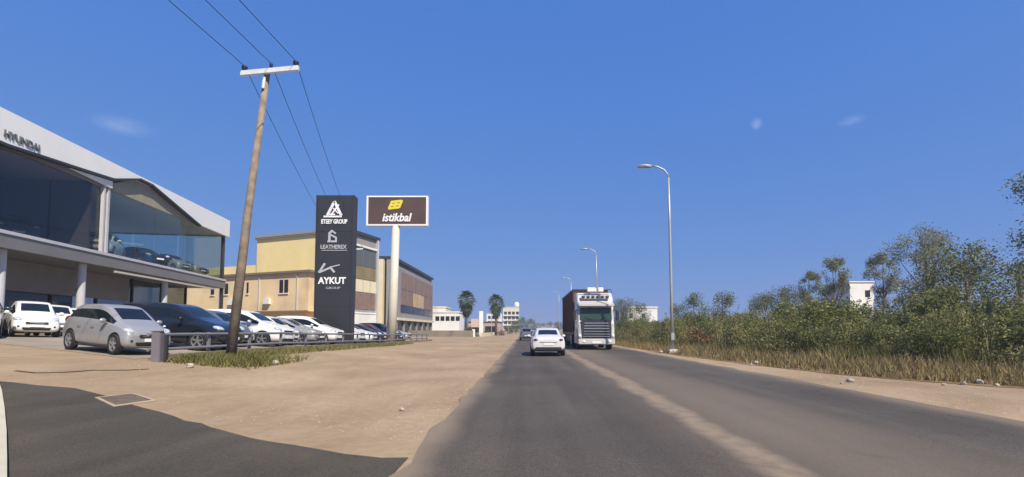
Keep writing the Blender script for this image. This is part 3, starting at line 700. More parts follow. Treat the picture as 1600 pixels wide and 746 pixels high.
# ------------------------------------------------------------------ yellow block and grey front
M_yel = mat('yellow_render', (.86, .69, .31), .85, 0, .05, .5, .1, 8, dirt=(.76, .59, .30), dscale=.25)
M_yel2 = mat('cream_render', (.80, .60, .34), .85, 0, .06, .5, .1, 8, dirt=(.60, .44, .27), dscale=.3)
M_win = mat('dark_window', (.018, .018, .02), .2, spec=.3)
M_stone = mat('grey_panel', (.26, .25, .24), .6, 0, .1, .7)
M_brownp = mat('brown_panel', (.22, .145, .11), .6, 0, .15, 1.2)
M_gpanel = mat('ochre_panel', (.22, .17, .08), .45, 0, .2, .6)
M_slate = mat('dark_cladding', (.035, .035, .04), .55, 0, .1, 1)
M_cream = mat('cream_column', (.66, .58, .40), .7, 0, .04, 1)
M_wht = mat('white_render', (.76, .75, .72), .8, 0, .05, .6, dirt=(.62, .60, .55), dscale=.3)
yb = empty('yellow_building', (-21.6, 54.5, 0), 0, 'plain yellow rendered building with a lean roof edge behind the parked cars', 'building')
A = Vector((-.93, .368, 0)); B = Vector((.16, .987, 0))
YM = Matrix(((A.x, B.x, 0, 0), (A.y, B.y, 0, 0), (0, 0, 1, 0), (0, 0, 0, 1)))
def ybx(b, *k): return b.box(*k, YM)
b = MB(); ybx(b, .1, 12.9, .3, 7.5, 0, 12.6); b.build('wall', M_yel, yb)
b = MB(); ybx(b, 12.9, 26, .6, 10, 0, 8.9 + .6); b.build('wall', M_yel, yb)
b = MB(); ybx(b, -.1, 13.2, .05, 7.6, 12.6, 12.75); ybx(b, 1, 13.0, .0, 7.6, 12.75, 13.05); b.build('roof', mat('roof_edge', (.30, .29, .26), .7), yb)
b = MB(); ybx(b, 2, 27, -2.6, .29, 3.4, 7.7); b.build('lower_block', M_yel2, yb)
b = MB(); ybx(b, 1.6, 27.3, -2.9, .29, 7.7, 7.95); b.build('ledge', mat('brown_ledge', (.20, .15, .10), .8), yb)
b = MB(); ybx(b, 2.6, 26.4, -2.2, .29, 0, 3.38); b.build('ground_floor_wall', M_yel2, yb)
b = MB(); ybx(b, 2, 27, -2.75, -2.61, 3.32, 3.5); b.build('ledge', mat('brown_ledge', (.20, .15, .10), .8), yb)
for (a0, a1, z0, z1) in ((5.0, 5.55, 5.5, 7.0), (5.75, 6.3, 5.5, 7.0), (11.2, 11.5, 5.6, 6.9), (12.2, 12.8, 6.2, 6.9), (14.6, 15.2, 5.6, 6.9), (17.0, 17.6, 5.6, 6.9)):
    b = MB(); ybx(b, a0, a1, -2.64, -2.61, z0, z1); w = b.build('window', M_win, yb)
    b = MB(); ybx(b, a0 - .08, a1 + .08, -2.72, -2.61, z0 - .12, z0 - .003); b.build('sill', M_wht, w)
for (a0, a1) in ((4.2, 6.2), (7.6, 10.2), (11.8, 14.2), (16, 18.4)):
    b = MB(); ybx(b, a0, a1, -2.24, -2.21, 1.5, 2.6); b.build('window', mat('greenish_window', (.10, .10, .05), .4, 0, .4, 3), yb)
for (a_, b_) in ((3.2, 2.0), (8.4, 3.0)):
    b = MB(); ybx(b, a_, a_ + 1.1, b_, b_ + .9, 13.06, 13.75); b.build('roof_unit', M_greyl, yb)
for a_ in (3.6, 9.4, 16.0):
    b = MB(); ybx(b, a_, a_ + .09, -2.72, -2.61, 3.52, 7.68); b.build('drainpipe', M_greyl, yb)
for a_ in (7.6, 13.4):
    b = MB(); ybx(b, a_, a_ + .85, -2.98, -2.62, 4.3, 4.9); b.build('air_conditioner', M_wht, yb)
go2 = empty('grey_office_building', (-21.6, 54.5, 0), 0, 'grey panelled office front with a pale band, right of the totem sign', 'building')
A = Vector((-.90, .43, 0)); B = Vector((.26, .966, 0))
GM = Matrix(((A.x, B.x, 0, 0), (A.y, B.y, 0, 0), (0, 0, 1, 0), (0, 0, 0, 1)))
FL = 7.9
b = MB(); b.box(-.3, .0, -.2, FL, 0, 12.9, GM); b.build('wall', M_stone, go2)
b = MB(); b.box(-.6, 2.0, -.4, FL + .3, 12.9, 13.3, GM); b.build('roof', M_slate, go2)
for k in range(5):
    y0 = .35 + k * 1.5
    b = MB(); b.box(-.36, -.31, y0, y0 + 1.38, 9.2, 11.3, GM); w = b.build('window', mat('grey_window', (.10, .11, .11), .3, spec=.4), go2)
    b = MB(); b.box(-.36, -.31, y0, y0 + 1.38, 7.6, 9.15, GM); b.build('ochre_panel', M_gpanel, go2)
    b = MB(); b.box(-.38, -.31, y0, y0 + 1.38, 6.0, 7.5, GM); b.build('pale_panel', M_cream, go2)
    b = MB(); b.box(-.36, -.31, y0, y0 + 1.38, 3.9, 5.85, GM); b.build('brown_panel', M_brownp, go2)
for zc_ in (11.5, 3.3):
    b = MB(); b.box(-.55, -.301, -.2, FL, zc_, zc_ + .22, GM); b.build('cornice', M_wht, go2)
b = MB(); b.box(-.50, -.301, -.2, FL, 1.9, 3.25, GM); b.build('shop_sign_band', M_wht, go2)
b = MB(); b.box(-.34, -.301, 0.1, FL - .2, 0, 1.9, GM); b.build('shop_window', M_win, go2)
b = MB(); b.box(-.62, -.301, FL - .35, FL - .02, 0, 12.9, GM); b.build('pilaster', M_greyl, go2)
# dark building with cream fins
db = empty('brown_office_building', (-20.6, 74, 0), 0, 'dark brown office block with cream vertical fins beside the billboard pole', 'building')
b = MB(); b.box(-14, 0, 0, 31, 0, 12.3); b.build('wall', M_slate, db)
b = MB(); b.box(-14.3, .35, -.3, 31.3, 12.3, 12.75); b.build('roof', M_slate, db)
b = MB(); b.box(-1.9, -1.2, -.9, -.003, 1.4, 12.2); b.build('fin', M_cream, db)
b = MB(); b.box(-.75, -.05, -.6, -.003, 0, 12.2); b.build('fin', M_stone, db)
b = MB(); b.box(.003, .30, 1.6, 31, 3.2, 11.6); b.build('facade_frame', M_stone, db)
for k in range(6):
    y0 = 4 + k * 4.4
    b = MB(); b.box(.303, .36, y0, y0 + 4.1, 8.1, 10.9); b.build('brown_panel', M_brownp, db)
    b = MB(); b.box(.303, .36, y0, y0 + 4.1, 4.2, 5.4); b.build('window', M_win, db)
    b = MB(); b.box(.303, .38, y0, y0 + 4.1, 5.5, 8.0); b.build('panel', mat('gold_panel', (.50, .36, .18), .5, 0, .2, .8) if k in (2, 3) else M_brownp, db)
for k in range(7):
    b = MB(); b.box(.003, .35, 1.8 + k * 4.7, 2.1 + k * 4.7, 0, 3.2); b.build('pillar', M_stone, db)
b = MB(); b.box(.003, .03, 2.3, 30.5, 0.2, 3.0); b.build('shop_window', M_win, db)
b = MB(); b.box(.30, .62, 1.6, 31, 2.9, 3.3); b.build('canopy', M_cream, db)

# ------------------------------------------------------------------ totem sign
M_tot = mat('totem_panel', (.034, .035, .043), .5, .2, .08, .8)
M_let = mat('white_letter', (.78, .78, .80), .5)
M_let2 = mat('pale_letter', (.42, .42, .45), .5)
TX, TY = -12.65, 31.6; tz = zt(TX, TY) - .05
tot = empty('totem_sign', (TX, TY, tz), 0, 'tall dark grey totem sign with white company logos rising over the parked cars', 'sign')
TH = 9.95
b = MB(); b.prism([(-1.28, 0, 0), (1.13, 0, 0), (1.22, 0, TH), (-1.20, 0, TH)], (0, .75, 0)); b.build('panel', M_tot, tot, bevel=.02)
b = MB(); b.box(-1.28, -1.20, -.05, .4, 0, TH); b.box(1.15, 1.23, -.05, .4, 0, TH); b.build('edge_trim', M_dark, tot)
for zz_ in (2.5, 5.0, 7.5):
    b = MB(); b.box(-1.195, 1.145, -.012, .0, zz_, zz_ + .025); b.build('panel_joint', M_dark, tot)
# triangle emblem
b = MB(); y = -.03
def strip2(b, p, q, w, y=-.03, dep=.03):
    p = Vector((p[0], y, p[1])); q = Vector((q[0], y, q[1])); t = (q - p).normalized(); n_ = Vector((-t.z, 0, t.x)) * w / 2
    b.prism([p + n_, p - n_, q - n_, q + n_], (0, dep, 0))
z = 8.45
b.prism([(-.78, y, z), (.42, y, z), (.42, y, z + .11), (-.78, y, z + .11)], (0, .03, 0))
strip2(b, (-.54, z + .12), (-.08, z + 1.05), .17); strip2(b, (.40, z + .12), (-.08, z + 1.08), .17)
strip2(b, (-.30, z + .14), (.22, z + .86), .10, -.034); strip2(b, (-.15, z + .62), (.20, z + .25), .07, -.038); strip2(b, (-.46, z + .2), (-.02, z + .2), .10, -.036)
b.build('emblem', M_let, tot)
text('ETEEY GROUP', .40, M_let, tot, 'lettering', .015, .014, 0, (-.06, -.03, 8.03), sx=.68)
# middle emblem: a coiled figure on a base
b = MB(); z = 6.75
strip2(b, (-.36, z + .12), (-.36, z + .62), .15); strip2(b, (-.40, z + .60), (-.16, z + .82), .14, -.034); strip2(b, (-.20, z + .80), (.06, z + .60), .11, -.038)
strip2(b, (-.26, z + .52), (.10, z + .32), .12, -.042); strip2(b, (.08, z + .38), (.08, z + .10), .11, -.034); strip2(b, (-.48, z + .08), (.14, z + .08), .12, -.046)
b.build('emblem', M_let2, tot)
text('LEATHEREX', .38, M_let2, tot, 'lettering', .015, .008, 0, (-.08, -.03, 6.34), sx=.86)
b = MB(); b.box(-.86, .82, -.03, .0, 6.22, 6.26); b.build('rule', M_let2, tot)
# lower emblem: a leaning peak with a tail
b = MB(); z = 4.75
strip2(b, (-1.02, z + .0), (-.62, z + .62), .15); strip2(b, (-.98, z + .02), (-.20, z + .36), .13, -.034); strip2(b, (-.24, z + .34), (.02, z + .02), .14, -.038); strip2(b, (-.30, z + .36), (.36, z + .52), .07, -.042)
b.build('emblem', M_let2, tot)
text('AYKUT', .60, M_let, tot, 'lettering', .015, .02, 0, (-.12, -.03, 4.02), sx=.93)
text('GROUP', .22, M_let2, tot, 'lettering', .015, .0, 0, (-.05, -.03, 3.66), sx=1.3)

# ------------------------------------------------------------------ billboard
BX, BY = -10.95, 40.0; bz = zt(BX, BY) - .05
bb = empty('billboard', (BX, BY, bz), 0, 'brown billboard with a yellow logo and white frame on a thick cream pole', 'billboard')
M_brown = mat('billboard_brown', (.085, .050, .038), .5, 0, .12, .7)
M_yl = mat('yellow_logo', (.72, .62, .05), .5)
M_polew = mat('cream_pole', (.60, .55, .46), .5, 0, .06, 1.5)
b = MB(); b.tube([(-.30, .2, 0), (-.14, .2, 4), (.0, .2, 10.09 - bz)], [.40, .36, .31], 20); b.build('pole', M_polew, bb, smooth=True)
z0, z1 = 10.22 - bz, 12.52 - bz
b = MB(); b.box(-2.30, 2.58, 0, .35, z0, z1); b.build('panel', M_brown, bb)
b = MB(); b.box(-2.44, 2.72, -.06, .42, z1, z1 + .12); b.box(-2.44, 2.72, -.06, .42, z0 - .12, z0); b.box(-2.44, -2.30, -.06, .42, z0, z1); b.box(2.58, 2.72, -.06, .42, z0, z1)
b.build('frame', M_let, bb)
text('istikbal', .96, M_let, bb, 'lettering', .02, .025, .22, (.08, -.04, z0 + .26), sx=.90)
b = MB(); zz = z0 + 1.34
for (p, q) in (((-.62, zz), (.30, zz + .10)), ((-.50, zz + .28), (.42, zz + .38)), ((-.38, zz + .55), (.52, zz + .65))): strip2(b, p, q, .20)
strip2(b, (-.56, zz), (-.30, zz + .62), .17, -.034); strip2(b, (.30, zz + .06), (.55, zz + .70), .17, -.036); strip2(b, (-.14, zz + .02), (.12, zz + .66), .14, -.038)
b.build('emblem', M_yl, bb)

# ------------------------------------------------------------------ railing and end post
M_rail = mat('grey_rail', (.20, .20, .215), .5, .2, .1, 2)
M_post = mat('purple_grey_post', (.16, .145, .16), .6, 0, .1, 2)
px0, py0 = -10.15, 13.3
ep = empty('gate_post', (px0, py0, zt(px0, py0) - .03), R(8), 'squat purple grey post at the near end of the railing, beside the silver hatchback', 'post')
b = MB(); b.box(-.11, .11, -.12, .12, 0, .86); b.build('post_box', M_post, ep, bevel=.015)
b = MB(); b.box(-.13, .13, -.14, .14, .862, .89); b.build('cap', M_post, ep, bevel=.008)
b = MB(); b.box(.18, .24, -.06, .06, .05, .78); b.build('bracket', M_dark, ep)
rl = empty('railing', (0, 0, 0), 0, 'low grey two-rail steel railing between the verge and the parked cars', 'railing')
rp = [(-10.5, 13.6 + k * 2.35) for k in range(17)]
for i, (x, y) in enumerate(rp):
    b = MB(); b.box(x - .04, x + .04, y - .04, y + .04, zt(x, y) - .05, zt(x, y) + .78); b.build('post', M_rail, rl)
b = MB(); b.tube([(-10.43, y - (.3 if i == 0 else 0), zt(-10.5, y) + .72) for i, (x, y) in enumerate(rp)], .045, 8); b.build('rail', M_rail, rl)
b = MB(); b.tube([(-10.43, y - (.3 if i == 0 else 0), zt(-10.5, y) + .30) for i, (x, y) in enumerate(rp)], .045, 8); b.build('rail', M_rail, rl)
b = MB()
kb = [(-10.28, 13.4 + k * 1.0) for k in range(40)]
for (x, y), (x2, y2) in zip(kb, kb[1:]):
    za, zb_ = zt(x, y), zt(x2, y2)
    b.add([(x - .12, y, za - .2), (x + .12, y, za - .2), (x + .12, y, za + .17), (x - .12, y, za + .17), (x - .12, y2, zb_ - .2), (x + .12, y2, zb_ - .2), (x + .12, y2, zb_ + .17), (x - .12, y2, zb_ + .17)], [(3, 2, 6, 7), (1, 5, 6, 2), (0, 3, 7, 4)] + ([(0, 1, 2, 3)] if y < 13.6 else []))
k_ = b.build('low_kerb_wall', mat('kerb_brown', (.19, .15, .11), .9, 0, .25, 3, .3, 20)); tag(k_, 'low brownish kerb wall running along the foot of the railing', 'wall')

# ------------------------------------------------------------------ utility pole and wires
M_wood = mat('weathered_wood', (.23, .185, .14), .9, 0, .3, 4, .5, 18)
M_galv = mat('galvanised', (.62, .66, .68), .5, .1, .08, 3)
M_ins = mat('insulator', (.02, .02, .035), .3)
ux, uy = -9.55, 15.6; uz = zt(ux, uy)
up = empty('utility_pole', (ux, uy, uz - .1), 0, 'leaning wooden utility pole with a pale crossarm and dark insulators', 'utility pole')
top = at(407, 100, 15.75) - Vector((ux, uy, uz - .1)); 
b = MB(); b.tube([(0, 0, 0), top * .5 + Vector((-.05, 0, 0)), top], [.155, .122, .09], 16); pole = b.build('pole', M_wood, up, smooth=True)
b = MB(); b.tube([top * .93 + Vector((0, -.13, 0)), top * .97 + Vector((0, -.13, 0))], .05, 8); b.build('bracket', M_galv, up)
aL = at(366, 106, 15.6) - Vector((ux, uy, uz - .1)); aR = at(458, 97, 15.6) - Vector((ux, uy, uz - .1))
b = MB(); d_ = (aR - aL); b.prism([aL + Vector((0, 0, -.08)), aR + Vector((0, 0, -.08)), aR + Vector((0, 0, .07)), aL + Vector((0, 0, .07))], (0, -.1, 0)); arm = b.build('crossarm', M_galv, up)
WIRE = []
for (t, dz) in ((.06, .16), (.52, .26), (.95, .16)):
    p = aL.lerp(aR, t) + Vector((0, -.05, .06)); b = MB()
    s_ = .6 if t == .52 else 1
    b.lathe([(.025, 0), (.03, .05), (.10 * s_, .07), (.07 * s_, .11), (.10 * s_, .14), (.05 * s_, .20), (.02, .21)], Matrix.Translation(p), 12); b.build('insulator', M_ins, up, smooth=True)
    WIRE.append(p + Vector((ux, uy, uz - .1 + .18)))
M_wire = mat('wire', (.02, .025, .04), .5)
# the next pole of the line stands out of sight behind the totem
vx, vy = -19.3, 50.5; vz = zt(vx, vy); vp = copy_tree(up); vp.location = (vx, vy, vz - .1); vp.rotation_euler = (0, 0, R(9)); tag(vp, 'distant wooden utility pole hidden behind the tall dark totem sign', 'utility pole', 'utility poles along the verge'); up['group'] = 'utility poles along the verge'
names = ('leftmost of the three dark overhead wires', 'middle one of the three dark overhead wires', 'rightmost of the three dark overhead wires')
for i, p in enumerate(WIRE):
    loc = p - Vector((ux, uy, uz - .1)); q = Vector((vx, vy, vz - .1)) + Matrix.Rotation(R(9), 3, 'Z') @ loc
    pts = []
    back = Vector((p.x + .1, -24, p.z + .2))
    for k in range(13): t = k / 12; s = back.lerp(p, t); s.z -= 2.2 * t * (1 - t); pts.append(s)
    for k in range(1, 15): t = k / 14; s = p.lerp(q, t); s.z -= 2.8 * t * (1 - t); pts.append(s)
    b = MB(); b.tube(pts, .011, 5); w = b.build('overhead_wire', M_wire); tag(w, names[i], 'wire', 'overhead wires on the utility pole')

# ------------------------------------------------------------------ street lamps
lamp_lab = ['tall grey street lamp nearest on the right verge, with a curved arm over the road', 'second street lamp, its lower part hidden behind the lorry', 'third street lamp, its head just left above the lorry', 'farthest street lamp, only a speck beyond the lorry']
M_lampp = mat('lamp_steel', (.42, .43, .43), .45, .4, .08, 2)
lp = empty('street_lamp', (8.46, 27.7, .0), 0)
b = MB(); b.tube([(0, 0, .25), (-.02, 0, 3.5), (-.05, 0, 7.5), (-.08, 0, 10.25)], [.10, .085, .07, .055], 12); b.build('pole', M_lampp, lp, smooth=True)
b = MB(); b.tube([(-.08, 0, 10.2), (-.13, 0, 10.45), (-.35, 0, 10.72), (-.75, 0, 10.90), (-1.0, 0, 10.93)], .045, 10); b.build('arm', M_lampp, lp, smooth=True)
b = MB(); b.ball((-1.45, 0, 10.93), (.48, .17, .085)); b.box(-1.85, -1.1, -.13, .13, 10.85, 10.89); b.build('lamp_head', M_lampp, lp, smooth=True)
b = MB(); b.box(-.24, .24, -.24, .24, -.1, .22); b.build('concrete_base', mat('lamp_base', (.55, .52, .46), .9, 0, .1, 4), lp, bevel=.03)
b = MB(); b.box(-.09, .09, -.115, -.08, .75, 1.15); b.build('hatch_cover', M_lampp, lp)
for k, y in enumerate((27.7, 56.5, 88, 120)):
    o = lp if k == 0 else copy_tree(lp); o.location = (8.46 + (road_x(y)), y, .01); tag(o, lamp_lab[k], 'street lamp', 'street lamps on the right verge')

# ------------------------------------------------------------------ drain cover
q = [on(px, py) for px, py in ((160, 622), (212, 616), (243, 626), (186, 634))]
cen = sum(q, Vector()) / 4
dc = empty('drain_cover', cen, 0, 'rectangular rusty drain cover set in pale concrete beside the side road', 'drain cover')
def scl(s): return [cen + (p - cen) * s for p in q]
b = MB(); b.prism([p - cen + Vector((0, 0, .005)) for p in scl(1.16)], (0, 0, .012)); b.build('frame', mat('dusty_concrete', (.40, .31, .21), .9, 0, .15, 4), dc)
b = MB(); b.prism([p - cen + Vector((0, 0, .018)) for p in scl(.96)], (0, 0, .006)); b.build('lid', mat('rusty_lid', (.13, .095, .065), .8, 0, .3, 6, .4, 25), dc)

# ------------------------------------------------------------------ foliage
def np_mesh(name, V, Fc, m, smooth=False):
    me = bpy.data.meshes.new(name); nv = len(V); nf, k = Fc.shape
    me.vertices.add(nv); me.vertices.foreach_set('co', V.astype(np.float32).ravel())
    me.loops.add(nf * k); me.loops.foreach_set('vertex_index', Fc.astype(np.int32).ravel())
    me.polygons.add(nf); me.polygons.foreach_set('loop_start', np.arange(0, nf * k, k, dtype=np.int32)); me.polygons.foreach_set('loop_total', np.full(nf, k, dtype=np.int32))
    me.update(calc_edges=True); me.materials.append(m); return me
def leaves(P, size, aspect=.45, up=.0, r=rng):
    """one folded leaf (quad) at each point"""
    n = len(P); a = r.normal(size=(n, 3)); a[:, 2] += up; a /= np.linalg.norm(a, axis=1)[:, None]
    b = np.cross(a, r.normal(size=(n, 3))); b /= np.linalg.norm(b, axis=1)[:, None]
    s = (size * r.uniform(.6, 1.35, n))[:, None]
    V = np.stack([P - a * s * .5, P + b * s * aspect * .5, P + a * s * .5, P - b * s * aspect * .5], 1).reshape(-1, 3)
    return V, np.arange(n * 4).reshape(n, 4)
def blob_points(blobs, n, r=rng, shell=.55):
    w = np.array([b[3] ** 2.2 for b in blobs]); w /= w.sum(); idx = r.choice(len(blobs), n, p=w); B = np.array([(b[0], b[1], b[2], b[3], b[4] if len(b) > 4 else 1.0) for b in blobs])[idx]
    d = r.normal(size=(n, 3)); d /= np.linalg.norm(d, axis=1)[:, None]
    rad = (shell + (1 - shell) * r.uniform(0, 1, n) ** .5) * (1 + .13 * r.normal(size=n))
    P = B[:, :3] + d * (rad * B[:, 3])[:, None] * np.stack([np.ones(n), np.ones(n), B[:, 4]], 1)
    return P
L_bush = leafmat('scrub_leaf', (.070, .085, .022), (.25, .255, .08), .36)
L_olive = leafmat('olive_leaf', (.095, .098, .034), (.30, .275, .11), .36)
L_dark = leafmat('dark_leaf', (.055, .075, .022), (.20, .21, .07), .34)
L_gum = leafmat('gum_leaf', (.080, .092, .048), (.30, .30, .17), .45)
L_brown = leafmat('dry_leaf', (.10, .055, .025), (.26, .16, .07), .2)
L_grass = leafmat('dry_grass_blade', (.14, .112, .042), (.36, .275, .13), .4)
L_green = leafmat('green_grass_blade', (.075, .075, .018), (.23, .21, .07), .3)
L_palm = leafmat('palm_leaf', (.018, .035, .012), (.10, .13, .05), .2)
M_bark = mat('bark', (.12, .09, .065), .95, 0, .3, 6, .4, 20)
def make_bush(nm, w, h, n, m, size=.13, seed=1, spikes=0):
    r = np.random.default_rng(seed); blobs = []
    for k in range(16):
        a = r.uniform(0, 6.28); q = r.uniform(0, .75) ** .7 * w / 2; z = r.uniform(.2, 1.0)
        rr = r.uniform(.16, .32) * w * (1.1 - .4 * z)
        blobs.append((q * math.cos(a), q * math.sin(a) * .8, min(h - rr * .8, max(rr * .55, z * h * (1 - .5 * (q / (w / 2)) ** 2))), rr, .85))
    P = blob_points(blobs, n, r, .45)
    if spikes:                                                  # thin shoots standing out of the crown
        S = []
        for k in range(spikes):
            a = r.uniform(0, 6.28); q = r.uniform(0, w * .42); b0 = np.array([q * math.cos(a), q * math.sin(a), h * r.uniform(.55, .9)]); L = r.uniform(.4, 1.1)
            t = r.uniform(0, 1, 36); S.append(b0 + np.stack([r.normal(0, .12) * t, r.normal(0, .12) * t, L * t], 1) + r.normal(0, .055, (36, 3)))
        P = np.vstack([P] + S)
    P = P[P[:, 2] > .02]
    V, Fc = leaves(P, size, .5, .2, r)
    root = empty(nm, (0, 0, 0)); link(bpy.data.objects.new('foliage', np_mesh('foliage', V, Fc, m)), root)
    b = MB()
    for k in range(5):
        a = r.uniform(0, 6.28); b.tube([(0, 0, -.05), (math.cos(a) * w * .12, math.sin(a) * w * .12, h * .3), (math.cos(a) * w * .26, math.sin(a) * w * .26, h * .62)], [.05, .035, .012], 5)
    b.build('stem', M_bark, root); return root
bushes = [make_bush('bush', 3.6, 2.9, 5200, L_bush, .14, 1, 8), make_bush('bush', 4.2, 3.3, 6500, L_olive, .14, 2, 14), make_bush('bush', 3.2, 2.5, 4600, L_dark, .13, 3, 5),
          make_bush('bush', 4.6, 3.6, 7200, L_bush, .15, 4, 10), make_bush('bush', 2.6, 1.6, 2600, L_olive, .12, 5, 6), make_bush('bush', 2.2, 1.3, 2000, L_brown, .11, 6, 6)]
blabel = ['mid green bush in the thicket right of the road', 'olive green bush in the thicket right of the road', 'dark green bush in the thicket right of the road', 'large mid green bush in the thicket right of the road', 'low olive bush at the front of the thicket', 'low brown dry bush at the front of the thicket']
first = [True] * 6
def place_bush(k, x, y, s, rz=None, label=None, group=None):
    o = bushes[k] if first[k] else copy_tree(bushes[k]); first[k] = False
    o.location = (x, y, zt(x, y) - .03); o.rotation_euler = (0, 0, random.uniform(0, 6.28) if rz is None else rz); o.scale = (s * random.uniform(.9, 1.15), s * random.uniform(.9, 1.15), s)
    tag(o, label or blabel[k], 'bush', group or ('bushes of the roadside thicket: ' + blabel[k].split(' bush')[0])); return o
random.seed(21)
# front edge of the thicket runs from (17,11) to (11.5,150)
def edge_x(y): return 11.3 + 7.2 * math.exp(-(y - 10) / 11.0)
y = 10.5
while y < 26:
    place_bush(random.choice((4, 4, 5, 2)), edge_x(y) + random.uniform(-.9, .1), y, random.uniform(.55, .95)); y += random.uniform(1.7, 3.0)
while y < 120:
    place_bush(random.choice((4, 5, 4)), edge_x(y) + random.uniform(-.5, .6), y, random.uniform(.8, 1.25)); y += random.uniform(3.5, 6) * (y / 30)
for (off, s0, y0, st) in ((2.0, .80, 11.5, 2.5), (5.0, .88, 13, 3.0), (8.8, .92, 14.5, 3.4), (13.2, .95, 17, 4.2)):
    y = y0
    while y < 150:
        near = math.exp(-(y - 12) / 30); k = random.choice((0, 1, 2, 3, 0, 1, 3))
        place_bush(k, edge_x(y) + off + random.uniform(-.8, .8), y + random.uniform(-.7, .7), s0 * random.uniform(.68, .98) * (1 + .18 * near)); y += st * random.uniform(.8, 1.15) * max(1, y / 40)
def make_tree(nm, h, crown_r, n, m, size, seed, sparse=1.0, zc=.35, trunk_r=.14, rz=1.15, nb=16):
    r = np.random.default_rng(seed); root = empty(nm, (0, 0, 0)); b = MB(); z0 = h * zc
    lean = r.normal(0, .25, 2); mid = (lean[0] * .4, lean[1] * .4, z0); topp = (lean[0], lean[1], h * .9)
    b.tube([(0, 0, -.1), mid, topp], [trunk_r, trunk_r * .75, .03], 8); tk_ = b.build('trunk', M_bark, root, smooth=True)
    blobs = []
    for k in range(nb):
        a = r.uniform(0, 6.28); t = r.uniform(0, 1); z = z0 + (h - z0) * (.12 + .88 * t)
        q = crown_r * (math.sin(math.pi * min(.96, .15 + .8 * t)) ** .6) * r.uniform(.35, .95); rr = crown_r * r.uniform(.14, .34) * sparse
        c_ = (lean[0] * t + q * math.cos(a), lean[1] * t + q * math.sin(a), min(z, h - rr), rr, 1.1); blobs.append(c_)
        bb_ = MB(); zs = z0 * .9 + (c_[2] - z0) * .45; bb_.tube([(mid[0] * zs / z0, mid[1] * zs / z0, zs), ((c_[0]) * .6, c_[1] * .6, (zs + c_[2]) / 2 + .1), c_[:3]], [trunk_r * .4, trunk_r * .25, .012], 5)
        if k < 9: bb_.build('limb', M_bark, tk_)
    P = blob_points(blobs, n, r, .15); P = P + r.normal(0, .07 * crown_r, P.shape) * (r.uniform(0, 1, len(P)) < .35)[:, None]; V, Fc = leaves(P, size, .42, -.2, r)
    link(bpy.data.objects.new('crown', np_mesh('crown', V, Fc, m)), root); return root
def tplace(root, px, py_, d, label, s=1, rz=0, copy=False, cat='tree', g=None):
    o = copy_tree(root) if copy else root; p = at(px, 516, d); o.location = (p.x, d, zt(p.x, d) - .05); o.rotation_euler = (0, 0, rz); o.scale = (s, s, s); tag(o, label, cat, g); return o
GT = 'trees standing above the thicket'
gum = make_tree('gum_tree', 9.0, 2.4, 9500, L_gum, .15, 31, 1.0, .25, .12, nb=44)
tplace(gum, 1453, 0, 34, 'tallest grey green tree rising in the middle of the thicket, with gaps in its crown', .98, 0, g=GT)
tplace(gum, 1692, 0, 23, 'grey green tree cut off by the right edge of the photo', 1.10, 2.0, True, g=GT)
gum2 = make_tree('gum_tree', 8.0, 1.6, 6500, L_gum, .15, 33, 1.1, .22, .10, nb=36)
tplace(gum2, 1379, 0, 40, 'slim grey green tree just right of the small white house', .98, 0, g=GT)
tplace(gum2, 1303, 0, 42, 'slim grey green tree just left of the small white house', .97, 1.7, True, g=GT)
tplace(gum2, 1268, 0, 47, 'smaller grey green tree second to the left of the small white house', .90, 3.1, True, g=GT)
tree = make_tree('dense_tree', 6.6, 2.7, 9000, L_dark, .17, 35, 1.55, .18, .18, nb=22)
tplace(tree, 1522, 0, 29, 'dense rounded dark green tree right of the tallest one', 1.02, 0, g=GT)
tplace(tree, 1230, 0, 52, 'dark green tree third to the left of the small white house', .92, 2, True, g=GT)
tplace(tree, 1592, 0, 33, 'dense dark green tree near the right edge, behind the thicket', .92, 4, True, g=GT)
tplace(tree, 1198, 0, 52, 'rounded dark tree low above the thicket, right of the street lamp', .80, 1, True, g=GT)
spr = make_tree('young_tree', 5.4, 1.4, 3800, L_dark, .17, 37, 2.1, .18, .06, nb=18)
tplace(spr, 1126, 0, 48, 'small ragged tree sticking out of the thicket, second right of the near street lamp', .98, 0, g=GT)
tplace(spr, 1085, 0, 52, 'small ragged tree sticking out of the thicket just right of the near street lamp', 1.02, 2, True, g=GT)
tplace(spr, 1062, 0, 58, 'tiny treetop immediately right of the near street lamp', .86, 4, True, g=GT)
tplace(tree, 972, 0, 75, 'dark tree directly behind the lorry on its right', .95, 3, True, g=GT)
tplace(spr, 1005, 0, 80, 'small dark tree between the lorry and the near street lamp', 1.10, 3, True, g=GT)
# pale stalks with tufts in the front of the scrub
def make_stalk(seed):
    r = np.random.default_rng(seed); root = empty('tall_weed', (0, 0, 0)); h = 1.9; b = MB()
    for k in range(4):
        a = r.uniform(0, 6.28); b.tube([(.05 * k, 0, -.03), (.05 * k + .12 * math.cos(a), .12 * math.sin(a), h * .5), (.05 * k + .3 * math.cos(a), .3 * math.sin(a), h * r.uniform(.8, 1))], [.02, .014, .006], 5)
    b.build('stem', mat('pale_stem', (.40, .36, .20), .8), root)
    P = np.stack([r.normal(0, .22, 420), r.normal(0, .22, 420), r.uniform(.5, 1.95, 420)], 1); V, Fc = leaves(P, .13, .35, .6, r)
    link(bpy.data.objects.new('foliage', np_mesh('foliage', V, Fc, leafmat('pale_leaf', (.11, .12, .04), (.30, .29, .12), .3))), root); return root
wd = make_stalk(41); first_w = True
WPOS = ((1541, 18.2), (1497, 18.6), (1468, 19.5), (1390, 20.5), (1318, 22), (1205, 26.5), (1150, 28), (1120, 29))
